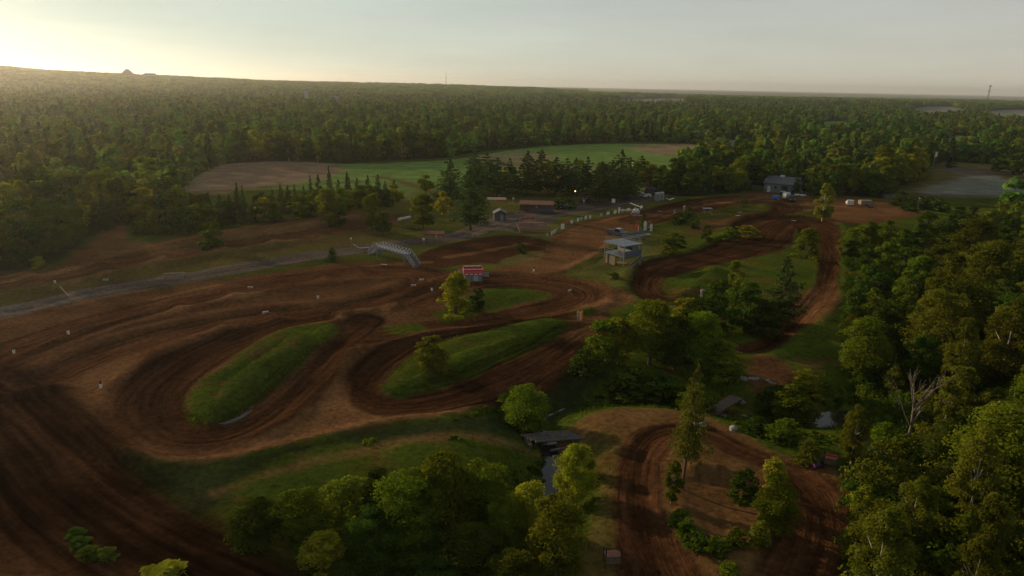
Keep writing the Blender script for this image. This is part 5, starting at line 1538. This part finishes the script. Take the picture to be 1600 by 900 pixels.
MB().box((0, 0, .6), (4.2, .3, 1.6)).build('panel', GREYWALL, an); MB().box((0, 0, 1.45), (4.3, .4, .1)).build('coping', STEEL, an)
# vehicles and gear in the yard
def van(P, rz, label, body=WHITE, name='van', cat='van', L=4.8, h=2.1, group=None):
    e = thing(name, label, cat, P, rz, group)
    MB().prism([(-L / 2, .35), (L / 2, .35), (L / 2, 1.0), (L / 2 - .8, 1.2), (L / 2 - 1.4, h), (-L / 2, h)], 'y', -.9, .9).build('body', body, e)
    MB().prism([(L / 2 - .86, 1.22), (L / 2 - 1.36, h - .1), (L / 2 - 1.46, h - .1), (L / 2 - .96, 1.22)], 'y', -.8, .8).build('windscreen', GLASS, e)
    for s in (-1, 1):
        MB().box((L / 2 - 1.7, s * .905, 1.55), (.8, .03, .5)).build('window', GLASS, e)
        MB().box((L / 2 + .01, s * .6, .75), (.05, .35, .2)).build('headlight', WHITE, e)
    wheels(e, (-L / 2 + .9, L / 2 - .9), (-.85, .85))
    return e
van(G(1236, 312), math.radians(-100), 'dark pickup facing the camera with bright headlights in the garage yard', BLACK, 'pickup_truck', 'truck', 4.6, 1.7)
def trailer(P, rz, label, mat=WHITE, L=3.0, h=1.6, w=1.6, cat='trailer', z=.4):
    e = thing('trailer', label, cat, P, rz)
    MB().box((0, 0, z + h / 2), (L, w, h)).build('body', mat, e)
    MB().bar((L / 2, 0, z + .1), (L / 2 + .9, 0, z), .1).build('drawbar', STEEL, e)
    wheels(e, (0,), (-w / 2 - .05, w / 2 + .05), .3)
    return e
trailer(G(1228, 312), rz + 1.2, 'white box trailer in front of the dark garage doorway', WHITE, 2.2, 1.7, 1.3)
trailer(G(1250, 307.5), rz, 'low white flat trailer at the right end of the garage', WHITE, 3.4, .4, 1.6)
P = G(1249, 303); an = thing('generator', 'white generator with black frame beside the garage wall', 'generator', P, rz)
MB().box((0, 0, .8), (1.6, .9, .9)).build('body', WHITE, an); MB().box((0, 0, 1.3), (1.8, 1.0, .1)).build('hood', BLACK, an); wheels(an, (-.5, .5), (-.5, .5), .25)
P = G(1224, 304); an = thing('crate_stack', 'white and black gear stacked at the garage doorway', 'crates', P, rz)
MB().box((0, 0, .4), (1.8, .9, .8)).build('crate', BLACK, an); MB().box((0, 0, 1.0), (1.5, .8, .4)).build('crate', WHITE, an); MB().box((.2, 0, 1.35), (1.0, .6, .3)).build('crate', BLACK, an)
P = G(1212, 308); an = thing('tarp_heap', 'blue tarpaulin over a heap in front of the garage', 'tarpaulin', P)
MB().ball((0, 0, .3), (1.5, 1.1, .95), 9).build('tarp', BLUE, an); MB().box((.6, -.9, .15), (.7, .5, .35)).build('weight', WHITE_D, an)
van(G(1007, 308.5), math.radians(4), 'white car parked beside the dark truck at the end of the camp road', WHITE, 'car', 'car', 3.9, 1.45)
van(G(999, 287), math.radians(70), 'white car on the camp road beside the pines', WHITE, 'car', 'car', 4.0, 1.5)
van(G(1008, 293), math.radians(60), 'grey car on the camp road below the white one', STEEL, 'car', 'car', 4.0, 1.5)
van(G(879, 325), math.radians(5), 'white car parked at the end of the long low shed', WHITE_D, 'car', 'car', 3.8, 1.4)
van(G(870, 325.5), math.radians(8), 'small black car parked beside the long low shed', BLACK, 'car', 'car', 3.6, 1.4)
tk = van(G(1018, 306), math.radians(10), 'dark box truck behind the white car at the camp', BLACK, 'box_truck', 'truck', 5.2, 2.5)
for x, y, lab in ((1026, 313, 'left pale portable toilet at the edge of the dense trees'), (1033, 312, 'right pale portable toilet at the edge of the dense trees')):
    P = G(x, y); e = thing('portable_toilet', lab, 'portable toilet', P, .2)
    MB().box((0, 0, 1.1), (1.15, 1.15, 2.2)).build('cabin', WHITE_D, e); MB().box((0, -.585, 1.0), (.8, .03, 1.8)).build('door', GREYSID, e); MB().box((0, 0, 2.26), (1.2, 1.2, .1)).build('roof', WHITE, e)
P = G(1046, 314); e = thing('light_trailer', 'white folded canopy frame at the foot of the dense trees', 'canopy', P, .1)
MB().prism([(-1.4, .9), (0, .3), (1.4, .9), (0, .5)], 'y', -.5, .5).build('sheet', WHITE, e); MB().box((0, 0, .15), (.1, .1, .5)).build('leg', STEEL, e)
van(G(1327, 321), math.radians(75), 'small white utility vehicle alone on the paddock dirt', WHITE, 'utility_vehicle', 'vehicle', 2.8, 1.7)
trailer(G(1351, 321), math.radians(4), 'pale box trailer on the paddock dirt', CANVAS, 3.4, 1.2, 1.8)
P = G(1360, 324); e = thing('tyre', 'black tyre lying on the dirt beside the pale box trailer', 'tyre', P)
MB().tube([(0, 0, .02), (0, 0, .3)], .8, 14).build('tread', TYRE, e); MB().tube([(0, 0, .29), (0, 0, .33)], .4, 10).build('rim', BLACK, e)
P = G(1398, 311); e = thing('concrete_pad', 'low grey concrete steps at the back of the paddock', 'steps', P, .1)
for k in range(3): MB().box((0, k * 1.5, .2 + .25 * k), (6.5 - k, 1.6, .5)).build('step', GREYWALL, e)
P = G(1308, 300); e = thing('shed', 'low red-brown shed against the dark trees behind the paddock', 'shed', P, 0)
MB().box((0, 0, .9), (4.6, 2, 2.0)).build('wall', WOOD_R, e); MB().box((0, 0, 1.95), (5, 2.4, .12), rx=.12).build('roof', RUST, e)
P = G(1105, 334); e = thing('canopy', 'small blue-grey table canopy on the right infield', 'canopy', P, .1)
MB().box((0, 0, 1.5), (2.3, 1.6, .1)).build('roof', BLUEGREY, e)
for x in (-1, 1):
    for y in (-.7, .7): MB().box((x, y, .7), (.07, .07, 1.6)).build('leg', STEEL, e)
for x, y, lab in ((1156, 333, 'white board lying beside the small dirt loop'), (1153, 338, 'white cooler beside the small dirt loop'), (1076, 345, 'white plank lying at the start straight shrubs'), (1016, 357, 'pale bench behind the white flags'), (1031, 331.5, 'white tyre marker on the start straight edge'), (1240, 346, 'white marker board inside the far right turn'), (600, 415, 'pale plank on the dirt below the footbridge')):
    P = G(x, y); e = thing('board', lab, lab.split()[1], P, rr.uniform(-.3, .3))
    MB().box((0, 0, .22), (1.2, .4, .07)).build('top', WHITE_D, e); MB().box((-.4, 0, .05), (.1, .35, .3)).build('foot', WOOD, e); MB().box((.4, 0, .05), (.1, .35, .3)).build('foot', WOOD, e)

# ---------------------------------------------------------------- bridges over the creek
a = U(820, 687, -1.55); b = U(896, 680, -1.55)
rz = bearing(a, b); Lb = (b - a).length
lb = thing('log_bridge', 'narrow bridge of pale logs over the creek', 'bridge', a, rz)
for k, (y, dx) in enumerate(((.9, -.2), (.52, .1), (.05, .3), (-.33, .5), (-.8, .9))):
    MB().tube([(dx, y, .02 * k), (Lb * .5 + dx, y + .04, .06), (Lb + dx, y, .0)], .12 if k % 2 else .15, 8).build('log', WOOD_P, lb)
for k, z in enumerate((-.45, -.6)):
    MB().tube([(Lb * .42, -1.9 - 1.0 * k, z), (Lb * .78, -1.7 - 1.0 * k, z + .05)], .13, 7).build('cross_log', WOOD_P, lb)
for q_ in (.06, .94): MB().box((Lb * q_, 0, -.45), (.4, 2.0, .7)).build('footing', WOOD, lb)
a = U(1102, 648, -1.15); b = U(1152, 620, -1.15)
rz = bearing(a, b); Lb = (b - a).length
pb = thing('plank_bridge', 'flat weathered plank bridge crossing the creek', 'bridge', a, rz)
npk = int(Lb / .28)
for k in range(npk):
    MB().box((.14 + Lb * k / npk, 0, rr.uniform(-.012, .012)), (Lb / npk - .03, 1.5 + rr.uniform(-.1, .1), .09)).build('plank', WOOD, pb)
for s in (-.6, .6): MB().bar((0, s, -.17), (Lb, s, -.17), .2).build('beam', WOOD, pb)
# pale stones along the creek path
for i, (x, y, s, lab) in enumerate([(1161, 596, 1.0, 'flat pale stone at the corner of the far track spur'), (1178, 594, .8, 'pale stone right of the flat one at the track spur'), (1184, 593, .55, 'smaller pale stone at the track spur'),
                                    (1170, 606, .6, 'pale stone alone on the grass above the plank bridge'), (1210, 604, .45, 'small pale stone beside the creek shrubs'), (1203, 611, .5, 'pale stone in the grass left of the creek shrubs'), (1197, 617, .55, 'lower pale stone left of the creek shrubs'),
                                    (1159, 632, .9, 'pale stone beside the far end of the plank bridge'), (1130, 648, 1.0, 'large pale stone beside the near end of the plank bridge'), (1087, 664, .6, 'left pale stone on the sandy track corner'),
                                    (1098, 665, .9, 'right pale stone on the sandy track corner'), (1146, 671, 1.0, 'flat stone half sunk in the near creek bank')]):
    P = G(x, y); r = np.random.default_rng(50 + i)
    e = thing('stone', lab, 'stone', P, r.uniform(0, 3))
    m = MB(); m.ball((0, 0, .1), (.62 * s, .42 * s, .3 * s), 9)
    m.v = [(vx * (1 + r.uniform(-.12, .12)), vy * (1 + r.uniform(-.12, .12)), vz * (1 + r.uniform(-.1, .1))) for vx, vy, vz in m.v]
    mesh_ = bpy.data.meshes.new('rock'); mesh_.from_pydata(m.v, [], m.f); mesh_.materials.append(STONE)
    link(bpy.data.objects.new('rock', mesh_), e)

# ---------------------------------------------------------------- wooden marshal stands
for x, y, rz_, s, lab, hi in ((956, 884, .1, 1.0, 'dark wooden marshal stand at the bottom edge of the lower track', 0), (1296, 730, -.35, 1.0, 'wooden marshal stand with red top board on the rim of the lower loop', 1)):
    P = G(x, y); e = thing('marshal_stand', lab, 'stand', P, rz_)
    for px_ in (-.55, .55):
        for py_ in (-.35, .35):
            MB().box((px_, py_, .75), (.07, .07, 2.0 if py_ < 0 or hi else 1.3)).build('post', BLACK, e)
    for z in (.55, .8): MB().box((0, -.38, z), (1.1, .05, .18)).build('plank', WOOD, e)
    MB().box((0, 0, .98), (1.15, .75, .07)).build('platform', WOOD_R, e)
    if hi: MB().box((0, -.38, 1.35), (1.1, .05, .2)).build('top_board', RED, e)
P = G(1275, 731); e = thing('barrel', 'dark purple barrel lying beside the wooden marshal stand', 'barrel', P, .3)
MB().tube([(-.35, 0, .25), (.35, 0, .25)], .3, 12).build('drum', new_mat("purple_plastic", (.06, .02, .06), .5), e)
MB().tube([(.33, 0, .25), (.37, 0, .25)], .22, 10).build('lid', BLACK, e)
# track markers
for x, y, lab in ((107, 522, 'white and black track marker on the tan strip'), (22, 552, 'white and black track marker nearest the left edge'), (158, 606, 'white and black track marker on the tan bank beside the big turn'), (86, 442, 'white and black track marker by the upper left dirt lanes'), (497, 466, 'thin white track marker on the spit of the dirt hairpin'), (675, 454, 'thin dark track marker beside the hairpin end'), (834, 424, 'white track marker on the dirt below the lookout tower')):
    P = G(x, y); e = thing('track_marker', lab, 'marker', P)
    MB().tube([(0, 0, -.1), (0, 0, .45)], .16, 8).build('base', WHITE, e); MB().tube([(0, 0, .45), (0, 0, .85)], .1, 8).build('cap', BLACK, e)
# hay bale barriers seen as white dashes
for x, y, lab in ((391, 450, 'white foam block on the upper dirt lane'), (415, 489, 'white foam block beside the hairpin spit'), (646, 447, 'pale foam block inside the hairpin end'), (659, 438, 'small pale foam block at the hairpin end'), (165, 438, 'white foam block beside the far left grass strip'), (890, 455, 'pale foam block in the upper infield turn')):
    P = G(x, y); e = thing('foam_block', lab, 'block', P, rr.uniform(0, 1))
    MB().box((0, 0, .12), (.8, .3, .26)).build('block', WHITE_D, e); MB().box((0, 0, .12), (.06, .33, .29)).build('strap', BLACK, e)

# ---------------------------------------------------------------- far landmarks
def at_dist(px, py_top, D):
    """place on the far ground in the direction of a picture column"""
    d = ray(px, yh(px)); d.z = 0; d.normalize()
    p = d * D; p.z = float(ground_z(p.x, p.y)); return p
P = at_dist(697, 115, 2900); e = thing('radio_mast', 'thin radio mast on the wooded horizon ridge', 'mast', P)
MB().tube([(0, 0, 0), (0, 0, 58)], 1.0, 5, .5).build('mast', BLACK, e); MB().box((0, 0, 40), (3, 3, 1.2)).build('antenna', BLACK, e)
P = at_dist(1545, 132, 3200); e = thing('radio_mast', 'lattice radio tower with dishes on the right horizon', 'tower', P)
for s in (-1, 1): MB().tube([(s * 3.4, 0, 0), (s * .6, 0, 64)], .7, 5).build('leg', BLACK, e)
for z in (14, 28, 42, 56): MB().bar((-3.4 + z * .045, 0, z), (3.4 - z * .045 - .6, 0, z + 6), .6).build('brace', BLACK, e)
MB().box((1, 0, 62), (6, 3, 4)).build('dish', BLACK, e); MB().box((-1, 0, 44), (7, 3, 2)).build('dish', BLACK, e)
P = at_dist(200, 115, 2700); e = thing('barn', 'dark pitched barn roof on the left horizon ridge', 'barn', P)
MB().box((0, 0, 12), (26, 14, 10)).build('wall', WOOD, e); MB().prism([(-18, 16), (18, 16), (0, 31)], 'y', -9, 9).build('roof', DARKROOF, e)
P = at_dist(235, 117, 2700); e = thing('barn', 'low pale farm building right of the barn on the horizon', 'barn', P)
MB().box((0, 0, 12), (34, 12, 9)).build('wall', WHITE_D, e); MB().prism([(-18, 16), (18, 16), (14, 22), (-14, 22)], 'y', -7, 7).build('roof', DARKROOF, e)
for x, D, w, yt, lab in ((477, 1180, 5, 139, 'tall pale building far off above the left forest'), (490, 1150, 3.5, 148, 'small white house far off in the left forest'), (521, 1150, 13, 150, 'long white roof far off in the forest')):
    P = at_dist(x, 150, D); e = thing('house', lab, 'house', P, .2)
    ht_ = max(5, CAMZ - (yt - yh(x)) / FPX * D - P.z)
    MB().box((0, 0, ht_ / 2 - 1), (w, 7, ht_ + 1)).build('wall', WHITE_D, e); MB().prism([(-4, ht_ - .4), (4, ht_ - .4), (0, ht_ + 2)], 'x', -w / 2, w / 2).build('roof', STEEL, e)
for x, D, w, lab in ((1272, 330, 9, 'pale trailer house half hidden in the trees behind the garage'), (1317, 320, 8, 'white camper half hidden behind the dark trees'), (1006, 300, 5, 'white camper among the trees behind the camp road')):
    P = at_dist(x, 260, D); e = thing('camper', lab, 'camper', P, .1)
    MB().box((0, 0, 2.0), (w, 2.6, 3.6)).build('body', WHITE, e); MB().box((0, -1.32, 2.6), (w * .5, .04, .8)).build('window', GLASS, e); MB().box((0, 0, 3.85), (w + .3, 2.8, .12)).build('roof', STEEL, e)

# ---------------------------------------------------------------- dead tree on the edge of the right-hand woods
P = G(1416, 700); dt = thing('dead_tree', 'bare pale dead tree with forked branches at the edge of the right-hand woods', 'tree', P)
r = random.Random(8); TB_ = []
TB_.append(([(0, 0, -.5), (.1, 0, 2.5), (0.05, .1, 4.6)], [.17, .13, .1]))
def grow(p, d, L, rad, lvl):
    p = Vector(p); d = Vector(d).normalized()
    q = p + d * L * .5 + Vector((r.gauss(0, .08), r.gauss(0, .08), .05)); e_ = q + (d + Vector((0, 0, .25))).normalized() * L * .5
    TB_.append(([p, q, e_], [rad, rad * .75, rad * .45]))
    if lvl:
        for k in range(3):
            nd = d + Vector((r.gauss(0, .45), r.gauss(0, .45), r.uniform(0, .4)))
            grow(p.lerp(e_, r.uniform(.4, 1.0)), nd, L * .62, rad * .5, lvl - 1)
for k in range(7):
    w = r.uniform(0, 6.28)
    grow((.06, .06, r.uniform(1.6, 4.5)), (math.cos(w) * .55, math.sin(w) * .55, 1), r.uniform(2.0, 3.2), .08, 2)
link(bpy.data.objects.new('trunk', tubes_mesh('trunk', TB_[:1], BARK_G, 7)), dt)
link(bpy.data.objects.new('branches', tubes_mesh('branches', TB_[1:], BARK_G, 4)), dt)
# ---------------------------------------------------------------- people: one skinned body each, clothes and hair as children
def person(P, rz, label, top, bottom, pose='stand'):
    e = thing('person', label, 'person', P, rz)
    arm = {'stand': ((.23, .02, 1.13), (.27, .08, .86)), 'wave': ((.32, .0, 1.62), (.36, -.05, 1.9)), 'point': ((.30, -.22, 1.32), (.34, -.48, 1.36))}[pose]
    J = [(0, 0, .95), (0, 0, 1.15), (0, 0, 1.38), (0, -.01, 1.5), (0, -.02, 1.6), (0, -.01, 1.72),
         (.10, 0, .90), (.12, -.03, .50), (.12, .02, .08), (.13, -.12, .04), (-.10, 0, .90), (-.13, .03, .50), (-.14, .08, .08), (-.15, -.06, .04),
         (.19, 0, 1.40), arm[0], arm[1], (-.19, 0, 1.40), (-.24, .03, 1.13), (-.26, -.06, .87)]
    E = [(0, 1), (1, 2), (2, 3), (3, 4), (4, 5), (0, 6), (6, 7), (7, 8), (8, 9), (0, 10), (10, 11), (11, 12), (12, 13), (2, 14), (14, 15), (15, 16), (2, 17), (17, 18), (18, 19)]
    Rr = [.15, .145, .17, .06, .09, .075, .1, .07, .045, .045, .1, .07, .045, .045, .075, .05, .038, .075, .05, .038]
    me = bpy.data.meshes.new('body'); me.from_pydata(J, E, [])
    o = bpy.data.objects.new('body', me); link(o, e)
    sk = o.modifiers.new('skin', 'SKIN')
    for i, v in enumerate(me.skin_vertices[0].data):
        v.radius = (Rr[i], Rr[i] * (.75 if i < 3 else 1)); v.use_root = i == 0
    me.materials.append(SKIN)
    sub = o.modifiers.new('sub', 'SUBSURF'); sub.levels = 1; sub.render_levels = 1
    def shell(n, ids, mat, grow):
        remap = {k: i for i, k in enumerate(ids)}
        m2 = bpy.data.meshes.new(n); m2.from_pydata([J[k] for k in ids], [(remap[a], remap[b]) for a, b in E if a in remap and b in remap], [])
        q = bpy.data.objects.new(n, m2); link(q, e)
        q.modifiers.new('skin', 'SKIN')
        for i, v in enumerate(m2.skin_vertices[0].data):
            v.radius = (Rr[ids[i]] + grow, Rr[ids[i]] * (.75 if ids[i] < 3 else 1) + grow); v.use_root = i == 0
        m2.materials.append(mat); s_ = q.modifiers.new('sub', 'SUBSURF'); s_.levels = 1; s_.render_levels = 1
    shell('shirt', [1, 2, 14, 15, 17, 18], top, .025)
    shell('trousers', [0, 6, 7, 8, 10, 11, 12], bottom, .02)
    MB().ball((0, .02, 1.70), (.1, .11, .11), 8).build('hair', BLACK, e, True)
    for s, w in ((1, J[16]), (-1, J[19])):
        hd = MB(); w = Vector(w); hd.ball((w.x, w.y, w.z - .06), (.03, .045, .055), 6)
        for k in range(4): hd.tube([(w.x, w.y - .03 + .02 * k, w.z - .1), (w.x + .005, w.y - .034 + .02 * k, w.z - .18 + .01 * abs(k - 1.5))], .009, 4)
        hd.tube([(w.x, w.y - .04, w.z - .05), (w.x - .01, w.y - .075, w.z - .1)], .01, 4)
        hd.build('hand', SKIN, e)
    return e
person(G(1096, 466), 0.4, 'person in white standing at the outer edge of the right dirt turn', WHITE, WHITE_D, 'point')
person(G(904, 502), -.3, 'person in pale orange on the grass tip, left of a companion', ORANGE, WHITE_D, 'point')
person(G(908.5, 501), .8, 'person in pale orange on the grass tip, right of a companion', ORANGE, ORANGE, 'stand')
person(G(662, 383), .2, 'person in white standing beside the gravel road near the red shelter', WHITE, GREYSID, 'stand')
person(G(681.5, 372), 0, 'person in white standing under the small red-roofed shelter', WHITE, WHITE_D, 'wave')
person(G(1054, 336.5), 0, 'person in pale clothes at the edge of the start straight', CANVAS, WHITE_D, 'stand')
person(G(1069, 330), 0, 'person in white above the first infield shrubs', WHITE, GREYSID, 'stand')
person(G(802, 317), 0, 'person in white between the open shelter and the long shed', WHITE, GREYSID, 'stand')
person(G(838, 330.5), 0, 'person in white in front of the long dark shed', WHITE, GREYSID, 'stand')
person(G(912, 320), 0, 'person in white standing by the dark vehicle under the pines', WHITE, GREYSID, 'stand')
van(G(916, 318), math.radians(30), 'dark car under the pines at the camp', BLACK, 'car', 'car', 3.9, 1.5)
# ---------------------------------------------------------------- evening haze: one closed box of thin air round everything
hz = bpy.data.meshes.new("haze")
bm = bmesh.new()
bmesh.ops.create_cube(bm, size=1.0, matrix=Matrix.Translation((0, 7750, 60)) @ Matrix.Diagonal((31000, 15700, 128, 1)))
bm.to_mesh(hz); bm.free()
ho = link(bpy.data.objects.new("haze", hz)); ho["kind"] = "stuff"
hm = bpy.data.materials.new("haze"); hm.use_nodes = True
ht = hm.node_tree; ht.nodes.clear()
hout = ht.nodes.new("ShaderNodeOutputMaterial"); hv = ht.nodes.new("ShaderNodeVolumePrincipled")
hv.inputs["Color"].default_value = (0.92, 0.90, 0.86, 1)
hv.inputs["Density"].default_value = 0.00009
hv.inputs["Anisotropy"].default_value = 0.72
ht.links.new(hv.outputs[0], hout.inputs["Volume"])
hz.materials.append(hm)
